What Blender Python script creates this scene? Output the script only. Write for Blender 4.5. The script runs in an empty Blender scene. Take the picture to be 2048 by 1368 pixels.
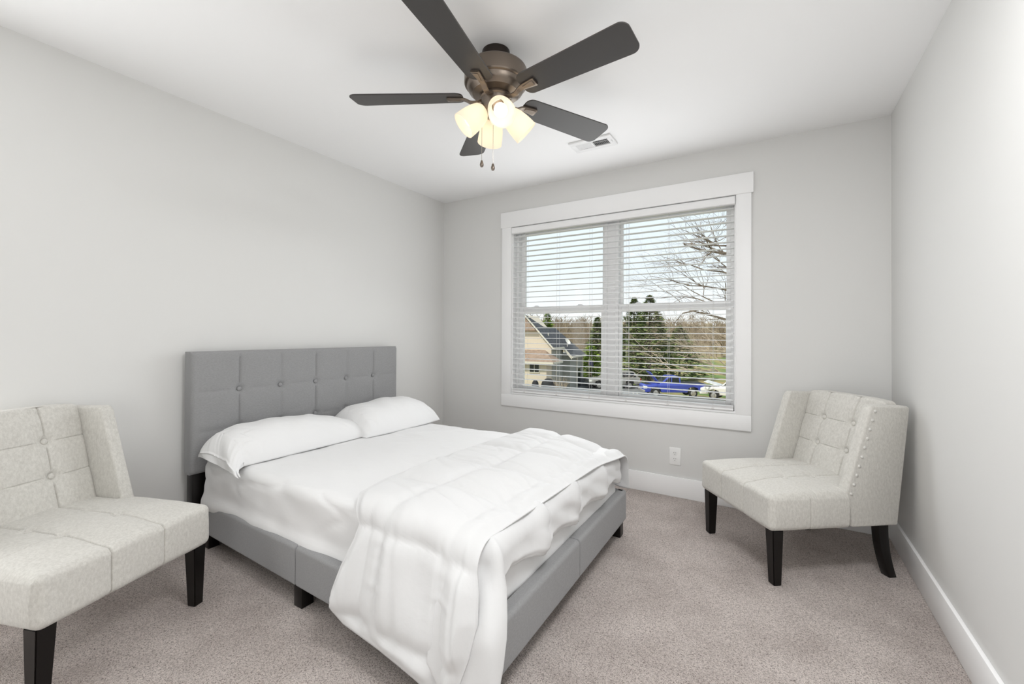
import bpy, bmesh, math, random
from math import sin, cos, pi, sqrt, exp, radians
from mathutils import Vector, Matrix, noise

random.seed(7)
S = bpy.context.scene
COL = S.collection

# ------------------------------------------------------------------ camera
CAM_POS = Vector((2.7764, -3.2664, 1.1564))
YAW, PITCH, ROLL, FPX, PPY = -0.5469, 0.0087, 0.0055, 862.9, -22.87
f_ = Vector((sin(YAW) * cos(PITCH), cos(YAW) * cos(PITCH), sin(PITCH)))
r0_ = Vector((cos(YAW), -sin(YAW), 0)); u0_ = r0_.cross(f_)
r_ = cos(ROLL) * r0_ + sin(ROLL) * u0_; u_ = -sin(ROLL) * r0_ + cos(ROLL) * u0_
cam = bpy.data.cameras.new('camera'); co = bpy.data.objects.new('camera', cam); COL.objects.link(co)
M = Matrix((r_, u_, -f_)).transposed().to_4x4(); M.translation = CAM_POS
co.matrix_world = M
cam.sensor_width = 36.0; cam.lens = 36.0 * FPX / 2048.0; cam.shift_y = PPY / 2048.0
cam.clip_start = 0.02; cam.clip_end = 500
S.camera = co

# ------------------------------------------------------------------ view
S.view_settings.view_transform = 'Standard'
S.view_settings.look = 'None'
S.view_settings.gamma = 1.0
S.view_settings.use_curve_mapping = False
S.view_settings.exposure = 0.12
S.cycles.max_bounces = 10
S.cycles.diffuse_bounces = 6
S.cycles.transparent_max_bounces = 24
S.cycles.sample_clamp_indirect = 6.0

# ------------------------------------------------------------------ sky and lights
world = bpy.data.worlds.new('sky'); S.world = world; world.use_nodes = True
wn, wl = world.node_tree.nodes, world.node_tree.links
bg = wn['Background']
tc = wn.new('ShaderNodeTexCoord'); sx = wn.new('ShaderNodeSeparateXYZ'); cr = wn.new('ShaderNodeValToRGB')
wl.new(tc.outputs['Generated'], sx.inputs[0]); wl.new(sx.outputs['Z'], cr.inputs[0]); wl.new(cr.outputs[0], bg.inputs[0])
cr.color_ramp.elements[0].position = 0.0; cr.color_ramp.elements[0].color = (1.0, 1.0, 1.0, 1)
cr.color_ramp.elements[1].position = 0.55; cr.color_ramp.elements[1].color = (0.78, 0.90, 1.0, 1)
e = cr.color_ramp.elements.new(0.14); e.color = (0.86, 0.93, 1.0, 1)
bg.inputs[1].default_value = 1.04

W_ROOM = 3.353
def light(name, kind, loc, direction, energy, color=(1, 1, 1), size=(1, 1), **kw):
    d = bpy.data.lights.new(name, kind); o = bpy.data.objects.new(name, d); COL.objects.link(o)
    o.location = loc; d.energy = energy; d.color = color
    if direction is not None:
        o.rotation_euler = Vector(direction).to_track_quat('-Z', 'Y').to_euler()
    if kind == 'AREA':
        d.shape = 'RECTANGLE'; d.size, d.size_y = size
    for k, v in kw.items(): setattr(d, k, v)
    return o
# sun: behind and a little left of the viewer, high; never enters the room
light('sun', 'SUN', (0, 0, 30), (0.25, 0.60, -0.80), 3.4, (1.0, 0.93, 0.82), angle=0.01)
# daylight spread into the room by the blind of the far window
light('window_daylight', 'AREA', (1.67, -0.045, 1.36), (0, -1, 0), 15, (0.97, 0.985, 1.0), (1.66, 1.30))
# added fill lamp behind the viewer, set in an invented opening
light('near_fill_lamp', 'AREA', (2.70, -4.28, 1.05), (-0.10, 1, 0.10), 10.5, (0.98, 0.99, 1.0), (0.9, 1.9))
# two added fill lamps under the ceiling, out of view, without fixtures
light('ceiling_fill_lamp', 'AREA', (2.85, -2.35, 2.425), (0, 0, -1), 25, (0.985, 0.99, 1.0), (0.5, 0.5))
light('ceiling_fill_lamp', 'AREA', (1.05, -3.35, 2.425), (0, 0, -1), 4, (0.985, 0.99, 1.0), (0.5, 0.5))
# added fill lamp from the right, in a made-up doorway beside the viewer
light('right_fill_lamp', 'AREA', (W_ROOM + 0.16, -2.55, 1.05), (-1, 0, 0.10), 3, (0.98, 0.99, 1.0), (0.9, 1.9))
# made-up left doorway, out of view, holds another added fill lamp
light('left_fill_lamp', 'AREA', (-0.16, -3.45, 1.05), (1, 0.10, 0.10), 23, (0.98, 0.99, 1.0), (0.8, 1.9))

# ------------------------------------------------------------------ materials
def srgb(r, g, b):
    f = lambda c: (c / 255) / 12.92 if c / 255 <= 0.04045 else ((c / 255 + 0.055) / 1.055) ** 2.4
    return (f(r), f(g), f(b), 1)

def mat(name, color, rough=0.5, metal=0.0, spec=0.5, sheen=0.0, emit=None, estr=0.0):
    m = bpy.data.materials.new(name); m.use_nodes = True
    b = m.node_tree.nodes['Principled BSDF']
    c = color if len(color) == 4 else (*color, 1)
    b.inputs['Base Color'].default_value = c
    b.inputs['Roughness'].default_value = rough
    b.inputs['Metallic'].default_value = metal
    b.inputs['Specular IOR Level'].default_value = spec
    if sheen:
        b.inputs['Sheen Weight'].default_value = sheen
    if emit:
        b.inputs['Emission Color'].default_value = (*emit[:3], 1); b.inputs['Emission Strength'].default_value = estr
    return m

def nodes(m):
    return m.node_tree.nodes, m.node_tree.links, m.node_tree.nodes['Principled BSDF']

def add_bump(m, scale, strength, dist=0.002, stretch=(1, 1, 1), detail=4, kind='noise'):
    n, l, b = nodes(m)
    t = n.new('ShaderNodeTexCoord'); mp = n.new('ShaderNodeMapping'); mp.inputs['Scale'].default_value = stretch
    l.new(t.outputs['Object'], mp.inputs[0])
    if kind == 'noise':
        x = n.new('ShaderNodeTexNoise'); x.inputs['Scale'].default_value = scale; x.inputs['Detail'].default_value = detail; out = x.outputs[0]
    else:
        x = n.new('ShaderNodeTexVoronoi'); x.inputs['Scale'].default_value = scale; out = x.outputs[0]
    l.new(mp.outputs[0], x.inputs['Vector'])
    bp = n.new('ShaderNodeBump'); bp.inputs['Strength'].default_value = strength; bp.inputs['Distance'].default_value = dist
    if b.inputs['Normal'].is_linked:
        l.new(b.inputs['Normal'].links[0].from_socket, bp.inputs['Normal'])
    l.new(out, bp.inputs['Height']); l.new(bp.outputs[0], b.inputs['Normal'])
    return m

def add_mottle(m, c1, c2, scale, detail=6, stretch=(1, 1, 1), lo=0.35, hi=0.65, rough=0.6):
    n, l, b = nodes(m)
    t = n.new('ShaderNodeTexCoord'); mp = n.new('ShaderNodeMapping'); mp.inputs['Scale'].default_value = stretch
    x = n.new('ShaderNodeTexNoise'); x.inputs['Scale'].default_value = scale; x.inputs['Detail'].default_value = detail; x.inputs['Roughness'].default_value = rough
    r = n.new('ShaderNodeValToRGB'); r.color_ramp.elements[0].position = lo; r.color_ramp.elements[1].position = hi
    r.color_ramp.elements[0].color = c1 if len(c1) == 4 else (*c1, 1); r.color_ramp.elements[1].color = c2 if len(c2) == 4 else (*c2, 1)
    l.new(t.outputs['Object'], mp.inputs[0]); l.new(mp.outputs[0], x.inputs['Vector']); l.new(x.outputs[0], r.inputs[0]); l.new(r.outputs[0], b.inputs['Base Color'])
    return m

M_wall = add_bump(mat('wall_paint', (0.70, 0.698, 0.685), 0.75, spec=0.25), 260, 0.06, 0.0006)
M_ceil = add_bump(mat('ceiling_paint', (0.88, 0.88, 0.88), 0.85, spec=0.2), 220, 0.06, 0.0006)
M_trim = mat('white_trim_paint', (0.89, 0.89, 0.89), 0.38, spec=0.4)
M_vinyl = mat('white_vinyl', (0.90, 0.90, 0.90), 0.35, spec=0.45)
M_slat = mat('white_blind_slat', (0.88, 0.88, 0.88), 0.45, spec=0.35)
M_cord = mat('white_cord', (0.72, 0.71, 0.69), 0.8)
M_plate = mat('white_plastic', (0.86, 0.86, 0.85), 0.3)
M_slot = mat('dark_slot', (0.02, 0.02, 0.02), 0.6)
M_dark = mat('dark_brown_wood', (0.006, 0.0045, 0.004), 0.32, spec=0.3)
M_vent = mat('white_vent_metal', (0.8, 0.8, 0.8), 0.4)
M_duct_shade = mat('duct_shade', (0.10, 0.10, 0.10), 0.8)  # dark tone stands in for the shade inside the duct
M_fillbox = mat('fill_box_paint', (0.7, 0.7, 0.68), 0.8)  # for the boxes added behind the fill lamps

M_grey = mat('grey_linen', (0.25, 0.25, 0.253), 0.9, spec=0.12, sheen=0.15)
add_mottle(M_grey, (0.262, 0.262, 0.265), (0.300, 0.300, 0.303), 260, stretch=(1, 0.35, 1))
add_bump(M_grey, 700, 0.25, 0.0008)
add_bump(M_grey, 420, 0.12, 0.0006, stretch=(1, 0.4, 1))

M_chair = mat('greige_chenille', (0.5, 0.48, 0.44), 0.95, spec=0.1, sheen=0.25)
add_mottle(M_chair, (0.50, 0.485, 0.45), (0.645, 0.63, 0.59), 110, detail=10, stretch=(1, 1, 0.55), rough=0.8, lo=0.36, hi=0.62)
add_bump(M_chair, 330, 0.55, 0.0012, detail=6)
add_bump(M_chair, 900, 0.3, 0.0006)

M_sheet = add_bump(mat('white_cotton', (0.755, 0.755, 0.755), 0.85, spec=0.15, sheen=0.1), 9, 0.10, 0.02, detail=5)
add_bump(M_sheet, 1500, 0.05, 0.0004)
M_comf = add_bump(mat('white_comforter_cotton', (0.68, 0.68, 0.68), 0.8, spec=0.2, sheen=0.1), 22, 0.10, 0.012, detail=5)
M_pillow = add_bump(mat('white_pillow_cotton', (0.765, 0.765, 0.765), 0.85, spec=0.15), 12, 0.12, 0.015, detail=4)

# carpet: short plush pile, mixed light and dark fibres
M_carpet = mat('plush_carpet', (0.4, 0.36, 0.33), 1.0, spec=0.05, sheen=0.2)
n, l, b = nodes(M_carpet)
t = n.new('ShaderNodeTexCoord')
x1 = n.new('ShaderNodeTexNoise'); x1.inputs['Scale'].default_value = 190; x1.inputs['Detail'].default_value = 3; x1.inputs['Distortion'].default_value = 1.6; x1.inputs['Roughness'].default_value = 0.6
x2 = n.new('ShaderNodeTexNoise'); x2.inputs['Scale'].default_value = 3.2; x2.inputs['Detail'].default_value = 5; x2.inputs['Roughness'].default_value = 0.6
x3 = n.new('ShaderNodeTexNoise'); x3.inputs['Scale'].default_value = 420; x3.inputs['Detail'].default_value = 1
for x in (x1, x2, x3): l.new(t.outputs['Object'], x.inputs['Vector'])
r1 = n.new('ShaderNodeValToRGB'); cr_ = r1.color_ramp
cr_.elements[0].position = 0.36; cr_.elements[0].color = (0.36, 0.295, 0.262, 1)
cr_.elements[1].position = 0.62; cr_.elements[1].color = (0.93, 0.84, 0.79, 1)
e = cr_.elements.new(0.46); e.color = (0.75, 0.66, 0.615, 1)
l.new(x1.outputs[0], r1.inputs[0])
# dark strands lying in several directions
prev = r1.outputs[0]
for ang, sc_ in ((0.4, (420, 110, 100)), (1.5, (400, 115, 100)), (2.5, (430, 105, 100))):
    mp = n.new('ShaderNodeMapping'); mp.vector_type = 'POINT'; mp.inputs['Rotation'].default_value = (0, 0, ang); mp.inputs['Scale'].default_value = sc_
    # rotate first, then stretch
    mr = n.new('ShaderNodeMapping'); mr.inputs['Rotation'].default_value = (0, 0, ang)
    mp.inputs['Rotation'].default_value = (0, 0, 0)
    xs = n.new('ShaderNodeTexNoise'); xs.inputs['Scale'].default_value = 1.0; xs.inputs['Detail'].default_value = 1.0; xs.inputs['Distortion'].default_value = 0.4
    rs = n.new('ShaderNodeValToRGB'); rs.color_ramp.elements[0].position = 0.29; rs.color_ramp.elements[1].position = 0.39
    rs.color_ramp.elements[0].color = (0.33, 0.29, 0.265, 1); rs.color_ramp.elements[1].color = (1, 1, 1, 1)
    mm = n.new('ShaderNodeMix'); mm.data_type = 'RGBA'; mm.blend_type = 'MULTIPLY'; mm.inputs[0].default_value = 1.0
    l.new(t.outputs['Object'], mr.inputs[0]); l.new(mr.outputs[0], mp.inputs[0]); l.new(mp.outputs[0], xs.inputs['Vector']); l.new(xs.outputs[0], rs.inputs[0])
    l.new(prev, mm.inputs[6]); l.new(rs.outputs[0], mm.inputs[7]); prev = mm.outputs[2]
mx = n.new('ShaderNodeMix'); mx.data_type = 'RGBA'; mx.blend_type = 'MULTIPLY'; mx.inputs[0].default_value = 0.9
r2 = n.new('ShaderNodeValToRGB'); r2.color_ramp.elements[0].position = 0.34; r2.color_ramp.elements[1].position = 0.60
r2.color_ramp.elements[0].color = (0.76, 0.74, 0.73, 1); r2.color_ramp.elements[1].color = (1, 1, 1, 1)
l.new(x2.outputs[0], r2.inputs[0]); l.new(prev, mx.inputs[6]); l.new(r2.outputs[0], mx.inputs[7]); l.new(mx.outputs[2], b.inputs['Base Color'])
ad = n.new('ShaderNodeMath'); ad.operation = 'ADD'; l.new(x1.outputs[0], ad.inputs[0]); l.new(x3.outputs[0], ad.inputs[1])
bp = n.new('ShaderNodeBump'); bp.inputs['Strength'].default_value = 0.9; bp.inputs['Distance'].default_value = 0.008
l.new(ad.outputs[0], bp.inputs['Height']); l.new(bp.outputs[0], b.inputs['Normal'])

M_bronze = mat('brushed_bronze', (0.20, 0.165, 0.135), 0.36, metal=0.85)
M_canopy = mat('dark_bronze', (0.05, 0.04, 0.035), 0.3, metal=0.8)
M_blade = mat('espresso_blade', (0.035, 0.031, 0.029), 0.42, spec=0.55)
M_edge = mat('espresso_edge', (0.02, 0.018, 0.017), 0.5)
M_nail = mat('silver_nailhead', (0.80, 0.79, 0.76), 0.30, metal=0.55)
M_chain = mat('steel_chain', (0.45, 0.42, 0.38), 0.35, metal=0.9)
M_bulb = mat('lit_bulb', (1, 1, 1), 0.4, emit=(1.0, 0.92, 0.78), estr=2.3)

M_shade = bpy.data.materials.new('frosted_glass_shade'); M_shade.use_nodes = True
n, l = M_shade.node_tree.nodes, M_shade.node_tree.links
for q in list(n):
    if q.type == 'BSDF_PRINCIPLED': n.remove(q)
out = n['Material Output']; tr = n.new('ShaderNodeBsdfTranslucent'); df = n.new('ShaderNodeBsdfDiffuse'); em = n.new('ShaderNodeEmission')
tr.inputs[0].default_value = (0.80, 0.73, 0.62, 1); df.inputs[0].default_value = (0.80, 0.75, 0.67, 1)
em.inputs[0].default_value = (1.0, 0.88, 0.70, 1); em.inputs[1].default_value = 0.24
m1 = n.new('ShaderNodeMixShader'); m1.inputs[0].default_value = 0.5; a1 = n.new('ShaderNodeAddShader')
l.new(tr.outputs[0], m1.inputs[1]); l.new(df.outputs[0], m1.inputs[2]); l.new(m1.outputs[0], a1.inputs[0]); l.new(em.outputs[0], a1.inputs[1]); l.new(a1.outputs[0], out.inputs[0])

M_glass = bpy.data.materials.new('clear_window_glass'); M_glass.use_nodes = True
n, l = M_glass.node_tree.nodes, M_glass.node_tree.links
for q in list(n):
    if q.type == 'BSDF_PRINCIPLED': n.remove(q)
out = n['Material Output']; tr = n.new('ShaderNodeBsdfTransparent'); gl = n.new('ShaderNodeBsdfGlossy'); gl.inputs['Roughness'].default_value = 0.02
fr = n.new('ShaderNodeFresnel'); fr.inputs[0].default_value = 1.2; ms = n.new('ShaderNodeMixShader')
tr.inputs[0].default_value = (0.97, 0.985, 0.98, 1)
l.new(fr.outputs[0], ms.inputs[0]); l.new(tr.outputs[0], ms.inputs[1]); l.new(gl.outputs[0], ms.inputs[2]); l.new(ms.outputs[0], out.inputs[0])

# outdoor materials
def siding(name, c):
    m = mat(name, c, 0.7); n, l, b = nodes(m)
    t = n.new('ShaderNodeTexCoord'); w = n.new('ShaderNodeTexWave'); w.bands_direction = 'Z'; w.wave_profile = 'SAW'; w.inputs['Scale'].default_value = 1.6
    bp = n.new('ShaderNodeBump'); bp.inputs['Strength'].default_value = 0.6; bp.inputs['Distance'].default_value = 0.02
    l.new(t.outputs['Object'], w.inputs['Vector']); l.new(w.outputs[1], bp.inputs['Height']); l.new(bp.outputs[0], b.inputs['Normal'])
    return m
M_siding = siding('cream_siding', (0.66, 0.57, 0.46))
M_siding_shade = siding('cream_siding_shaded', (0.30, 0.30, 0.27))  # darker copy of the cream siding, shade put into the colour
M_roof = add_mottle(mat('charcoal_shingle', (0.05, 0.05, 0.055), 0.9), (0.035, 0.037, 0.045), (0.07, 0.072, 0.08), 3, stretch=(1, 1, 1))
M_roof2 = add_mottle(mat('brown_shingle', (0.22, 0.15, 0.11), 0.9), (0.22, 0.155, 0.115), (0.33, 0.24, 0.18), 4)
M_htrim = mat('house_trim_white', (0.62, 0.58, 0.5), 0.6)
M_hglass = mat('house_window_glass', (0.02, 0.025, 0.03), 0.1)
M_lawn = add_mottle(mat('spring_lawn', (0.2, 0.22, 0.07), 1.0), (0.30, 0.23, 0.10), (0.10, 0.17, 0.035), 0.35, detail=8, lo=0.42, hi=0.6)
M_asphalt = add_mottle(mat('asphalt', (0.14, 0.14, 0.14), 0.95), (0.12, 0.12, 0.12), (0.2, 0.2, 0.195), 2)
M_pine = add_mottle(mat('pine_needles', (0.04, 0.07, 0.02), 0.9, spec=0.2), (0.030, 0.060, 0.018), (0.27, 0.33, 0.11), 1.3, detail=6)
M_shrub = add_mottle(mat('bright_green_leaves', (0.2, 0.3, 0.04), 0.9, spec=0.2), (0.08, 0.16, 0.02), (0.34, 0.44, 0.06), 1.6)
M_bark = add_mottle(mat('bare_bark', (0.16, 0.12, 0.09), 0.95), (0.10, 0.075, 0.055), (0.26, 0.205, 0.155), 3)
M_bark2 = add_mottle(mat('pale_bark', (0.4, 0.33, 0.25), 0.95), (0.30, 0.235, 0.175), (0.52, 0.43, 0.33), 3)
M_woods = add_mottle(mat('winter_woods', (0.26, 0.2, 0.14), 1.0), (0.16, 0.125, 0.075), (0.37, 0.29, 0.205), 0.35, detail=8)
M_hill = add_mottle(mat('wooded_hill', (0.2, 0.17, 0.1), 1.0), (0.17, 0.15, 0.07), (0.32, 0.25, 0.16), 0.2, detail=8)
M_blue = mat('blue_car_paint', (0.055, 0.085, 0.44), 0.25, spec=0.6)
M_white = mat('white_car_paint', (0.8, 0.78, 0.74), 0.3, spec=0.6)
M_silver = mat('silver_car_paint', (0.42, 0.40, 0.37), 0.3, metal=0.3)
M_tyre = mat('black_rubber', (0.015, 0.015, 0.015), 0.8)
M_rim = mat('alloy_rim', (0.6, 0.58, 0.55), 0.3, metal=0.8)
M_black = mat('black_cover', (0.012, 0.012, 0.014), 0.8)
M_flag = mat('dark_blue_cloth', (0.03, 0.03, 0.07), 0.9)
M_dish = mat('pale_dish', (0.75, 0.71, 0.65), 0.5)
M_headlamp = mat('headlamp_lens', (0.85, 0.84, 0.78), 0.2)
M_tail = mat('red_lens', (0.35, 0.02, 0.02), 0.3)
M_stone = mat('grey_block', (0.085, 0.09, 0.095), 0.9)

# ------------------------------------------------------------------ builders
class MB:
    def __init__(self): self.bm = bmesh.new()
    def box(self, x0, x1, y0, y1, z0, z1, bev=0.0, seg=2, mtx=None):
        b = bmesh.new(); bmesh.ops.create_cube(b, size=1)
        for v in b.verts: v.co = Vector(((x0 + x1) / 2 + v.co.x * (x1 - x0), (y0 + y1) / 2 + v.co.y * (y1 - y0), (z0 + z1) / 2 + v.co.z * (z1 - z0)))
        if bev: bmesh.ops.bevel(b, geom=b.edges[:], offset=bev, segments=seg, profile=0.5, affect='EDGES')
        return self._add(b, mtx)
    def prism(self, poly, axis, a0, a1, bev=0.0, seg=2, mtx=None):
        """poly: 2-D outline; axis 'x','y','z' is the extrusion axis."""
        b = bmesh.new()
        def P(p, a): return {'x': Vector((a, p[0], p[1])), 'y': Vector((p[0], a, p[1])), 'z': Vector((p[0], p[1], a))}[axis]
        A = [b.verts.new(P(p, a0)) for p in poly]; B = [b.verts.new(P(p, a1)) for p in poly]
        b.faces.new(A); b.faces.new(B[::-1]); k = len(poly)
        for i in range(k): b.faces.new((A[i], B[i], B[(i + 1) % k], A[(i + 1) % k]))
        bmesh.ops.recalc_face_normals(b, faces=b.faces[:])
        if bev: bmesh.ops.bevel(b, geom=b.edges[:], offset=bev, segments=seg, profile=0.5, affect='EDGES')
        return self._add(b, mtx)
    def lathe(self, prof, seg=32, mtx=None):
        b = bmesh.new(); rings = []
        for r, z in prof:
            if r < 1e-6: rings.append([b.verts.new((0, 0, z))])
            else: rings.append([b.verts.new((r * cos(2 * pi * k / seg), r * sin(2 * pi * k / seg), z)) for k in range(seg)])
        for A, B in zip(rings, rings[1:]):
            for k in range(seg):
                k2 = (k + 1) % seg
                if len(A) == 1 and len(B) == 1: continue
                if len(A) == 1: b.faces.new((A[0], B[k], B[k2]))
                elif len(B) == 1: b.faces.new((A[k2], A[k], B[0]))
                else: b.faces.new((A[k], B[k], B[k2], A[k2]))
        bmesh.ops.recalc_face_normals(b, faces=b.faces[:])
        return self._add(b, mtx)
    def tube(self, pts, rad, seg=6):
        b = self.bm; pts = [Vector(p) for p in pts]; rings = []
        rad = rad if hasattr(rad, '__len__') else [rad] * len(pts)
        for i, p in enumerate(pts):
            d = (pts[min(i + 1, len(pts) - 1)] - pts[max(i - 1, 0)]).normalized()
            a = d.orthogonal().normalized() if i == 0 else (prev - d * prev.dot(d)).normalized()
            prev = a; c = d.cross(a)
            rings.append([b.verts.new(p + rad[i] * (cos(2 * pi * k / seg) * a + sin(2 * pi * k / seg) * c)) for k in range(seg)])
        for A, B in zip(rings, rings[1:]):
            for k in range(seg): b.faces.new((A[k], A[(k + 1) % seg], B[(k + 1) % seg], B[k]))
        b.faces.new(rings[0][::-1]); b.faces.new(rings[-1])
        return self
    def grid(self, fn, us, vs, flip=False):
        b = self.bm; V = [[b.verts.new(fn(u, v)) for v in vs] for u in us]
        for i in range(len(us) - 1):
            for j in range(len(vs) - 1):
                q = (V[i][j], V[i + 1][j], V[i + 1][j + 1], V[i][j + 1])
                b.faces.new(q[::-1] if flip else q)
        return V
    def rbox(self, lo, hi, r, step=0.02, fn=None, extra=((), (), ())):
        """rounded box with dense faces; fn(co, normal) -> co deforms it."""
        b = bmesh.new(); lo = Vector(lo); hi = Vector(hi)
        rr = [min(r, (hi[i] - lo[i]) / 2 * 0.999) for i in range(3)]; R = min(rr)
        def samples(a, c):
            n = max(1, int((c - a - 2 * R) / step)); m = 4
            s = [a + R * i / m for i in range(m)] + [a + R + (c - a - 2 * R) * i / n for i in range(n + 1)] + [c - R + R * i / m for i in range(1, m + 1)]
            return s
        ax = []
        for i in range(3):
            q = samples(lo[i], hi[i])
            for c in extra[i]:
                fine = [c + k * 0.0016 for k in range(-7, 8)]
                q = [v for v in q if abs(v - c) > 0.0125] + fine
            ax.append(sorted(q))
        def conv(p):
            q = Vector([min(max(p[i], lo[i] + R), hi[i] - R) for i in range(3)]); d = p - q
            # tangent-space warp gives even arcs
            d = Vector([math.tan(d[i] / R * pi / 4) * R for i in range(3)])
            nrm = d.normalized(); return q + R * nrm, nrm
        for i in range(3):
            j, k = (i + 1) % 3, (i + 2) % 3
            for side, flip in ((lo[i], True), (hi[i], False)):
                V = []
                for u in ax[j]:
                    row = []
                    for v in ax[k]:
                        p = Vector((0, 0, 0)); p[i] = side; p[j] = u; p[k] = v
                        c, nn = conv(p)
                        row.append(b.verts.new(fn(c, nn) if fn else c))
                    V.append(row)
                for a in range(len(V) - 1):
                    for c in range(len(V[0]) - 1):
                        q = (V[a][c], V[a + 1][c], V[a + 1][c + 1], V[a][c + 1])
                        b.faces.new(q[::-1] if flip else q)
        bmesh.ops.remove_doubles(b, verts=b.verts[:], dist=1e-5)
        return self._add(b, None)
    def _add(self, b, mtx):
        if mtx is not None: bmesh.ops.transform(b, matrix=mtx, verts=b.verts[:])
        me = bpy.data.meshes.new('tmp'); b.to_mesh(me); b.free(); self.bm.from_mesh(me); bpy.data.meshes.remove(me)
        return self
    def build(self, name, m, parent=None, smooth=True, world=True, angle=35):
        me = bpy.data.meshes.new(name)
        o = bpy.data.objects.new(name, me); COL.objects.link(o)
        if parent is not None:
            o.parent = parent
            if world:
                bmesh.ops.transform(self.bm, matrix=full_matrix(parent).inverted(), verts=self.bm.verts[:])
        self.bm.to_mesh(me); self.bm.free(); me.materials.append(m)
        if smooth:
            me.polygons.foreach_set('use_smooth', [True] * len(me.polygons))
            me.set_sharp_from_angle(angle=radians(angle))
        me.update()
        return o

def full_matrix(o):
    m = Matrix.LocRotScale(o.location, o.rotation_euler, o.scale)
    return full_matrix(o.parent) @ m if o.parent else m

def empty(name, loc, label, cat, rz=0.0, group=None):
    o = bpy.data.objects.new(name, None); COL.objects.link(o); o.location = loc; o.rotation_euler = (0, 0, rz)
    o.empty_display_size = 0.1
    return tag(o, label, cat, group)
def tag(o, label, cat, group=None, kind=None):
    o['label'] = label; o['category'] = cat
    if group: o['group'] = group
    if kind: o['kind'] = kind
    return o
def struct(o): o['kind'] = 'structure'; return o
def base(name, loc):
    o = bpy.data.objects.new(name, None); COL.objects.link(o); o.location = loc; return struct(o)
def lin(a, b, n): return [a + (b - a) * i / n for i in range(n + 1)]
def mixf(a, b, t): return a + (b - a) * t
def sstep(t): t = min(1, max(0, t)); return t * t * (3 - 2 * t)
def nz(x, y, z=0.0): return noise.noise(Vector((x, y, z)))
def interp(tab, t):
    if t <= tab[0][0]: return tab[0][1]
    for (a, va), (b, vb) in zip(tab, tab[1:]):
        if t <= b:
            k = (t - a) / (b - a)
            return va + (vb - va) * k if not hasattr(va, '__len__') else tuple(p + (q - p) * k for p, q in zip(va, vb))
    return tab[-1][1]

# ------------------------------------------------------------------ the room
W, H, YN = 3.353, 2.44, -4.0
OX0, OX1, OZ0, OZ1, WT = 0.783, 2.559, 0.632, 2.100, 0.15      # window opening, wall thickness

def plane_box(name, m, *a): return struct(MB().box(*a).build(name, m, smooth=False))
plane_box('floor', M_carpet, -0.15, W + 0.15, YN - 0.1, 0.15, -0.1, 0.0)
plane_box('ceiling', M_ceil, -0.15, W + 0.15, YN - 0.1, 0.15, H, H + 0.1)
b = MB(); b.box(-0.15, 0.0, -3.02, WT, 0.0, H); b.box(-0.15, 0.0, YN - 0.1, -3.88, 0.0, H); b.box(-0.15, 0.0, -3.88, -3.02, 2.05, H)  # opening beyond view added for the left fill lamp
struct(b.build('wall_left', M_wall, smooth=False))
b = MB(); b.box(-0.75, -0.65, -3.98, -2.92, 0, 2.5); b.box(-0.65, -0.15, -4.08, -3.98, 0, 2.5); b.box(-0.65, -0.15, -2.92, -2.82, 0, 2.5); b.box(-0.75, -0.15, -4.08, -2.82, -0.1, 0); b.box(-0.75, -0.15, -4.08, -2.82, 2.5, 2.6)  # closed box added behind the left fill lamp
struct(b.build('wall_fill_box_left', M_fillbox, smooth=False))
b = MB(); b.box(W, W + 0.15, -2.05, WT, 0.0, H); b.box(W, W + 0.15, YN - 0.1, -3.05, 0.0, H); b.box(W, W + 0.15, -3.05, -2.05, 2.05, H)  # gap out of view is made up for the right fill lamp
struct(b.build('wall_right', M_wall, smooth=False))
b = MB(); b.box(W + 0.65, W + 0.75, -3.15, -1.95, 0, 2.5); b.box(W + 0.15, W + 0.65, -3.25, -3.15, 0, 2.5); b.box(W + 0.15, W + 0.65, -1.95, -1.85, 0, 2.5); b.box(W + 0.15, W + 0.75, -3.25, -1.85, -0.1, 0); b.box(W + 0.15, W + 0.75, -3.25, -1.85, 2.5, 2.6)  # invented box enclosing the right fill lamp
struct(b.build('wall_fill_box_right', M_fillbox, smooth=False))
b = MB()
b.box(0, OX0, 0, WT, 0, H); b.box(OX1, W, 0, WT, 0, H); b.box(OX0, OX1, 0, WT, 0, OZ0); b.box(OX0, OX1, 0, WT, OZ1, H)
struct(b.build('wall_far', M_wall, smooth=False))
# unseen wall behind the viewer; its wide opening is added for fill light
b = MB(); b.box(0, 0.55, YN - 0.1, YN, 0, H); b.box(2.95, W, YN - 0.1, YN, 0, H); b.box(0.55, 2.95, YN - 0.1, YN, 2.25, H)
struct(b.build('wall_near', M_wall, smooth=False))
b = MB(); b.box(0.3, 3.2, -4.6, -4.5, 0, 2.5); b.box(0.2, 0.3, -4.6, -4.1, 0, 2.5); b.box(3.2, 3.3, -4.6, -4.1, 0, 2.5)  # unseen box added around the near fill lamp
b.box(0.2, 3.3, -4.6, -4.1, -0.1, 0.0); b.box(0.2, 3.3, -4.6, -4.1, 2.45, 2.55)
struct(b.build('wall_fill_box_near', M_fillbox, smooth=False))

BH, BT = 0.141, 0.015
struct(MB().box(0, W, -BT, 0, 0, BH, 0.003, 2).build('baseboard_far', M_trim))
struct(MB().box(0, BT, -3.02, -BT, 0, BH, 0.003, 2).build('baseboard_left', M_trim))
struct(MB().box(W - BT, W, -2.05, -BT, 0, BH, 0.003, 2).build('baseboard_right', M_trim))

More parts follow.
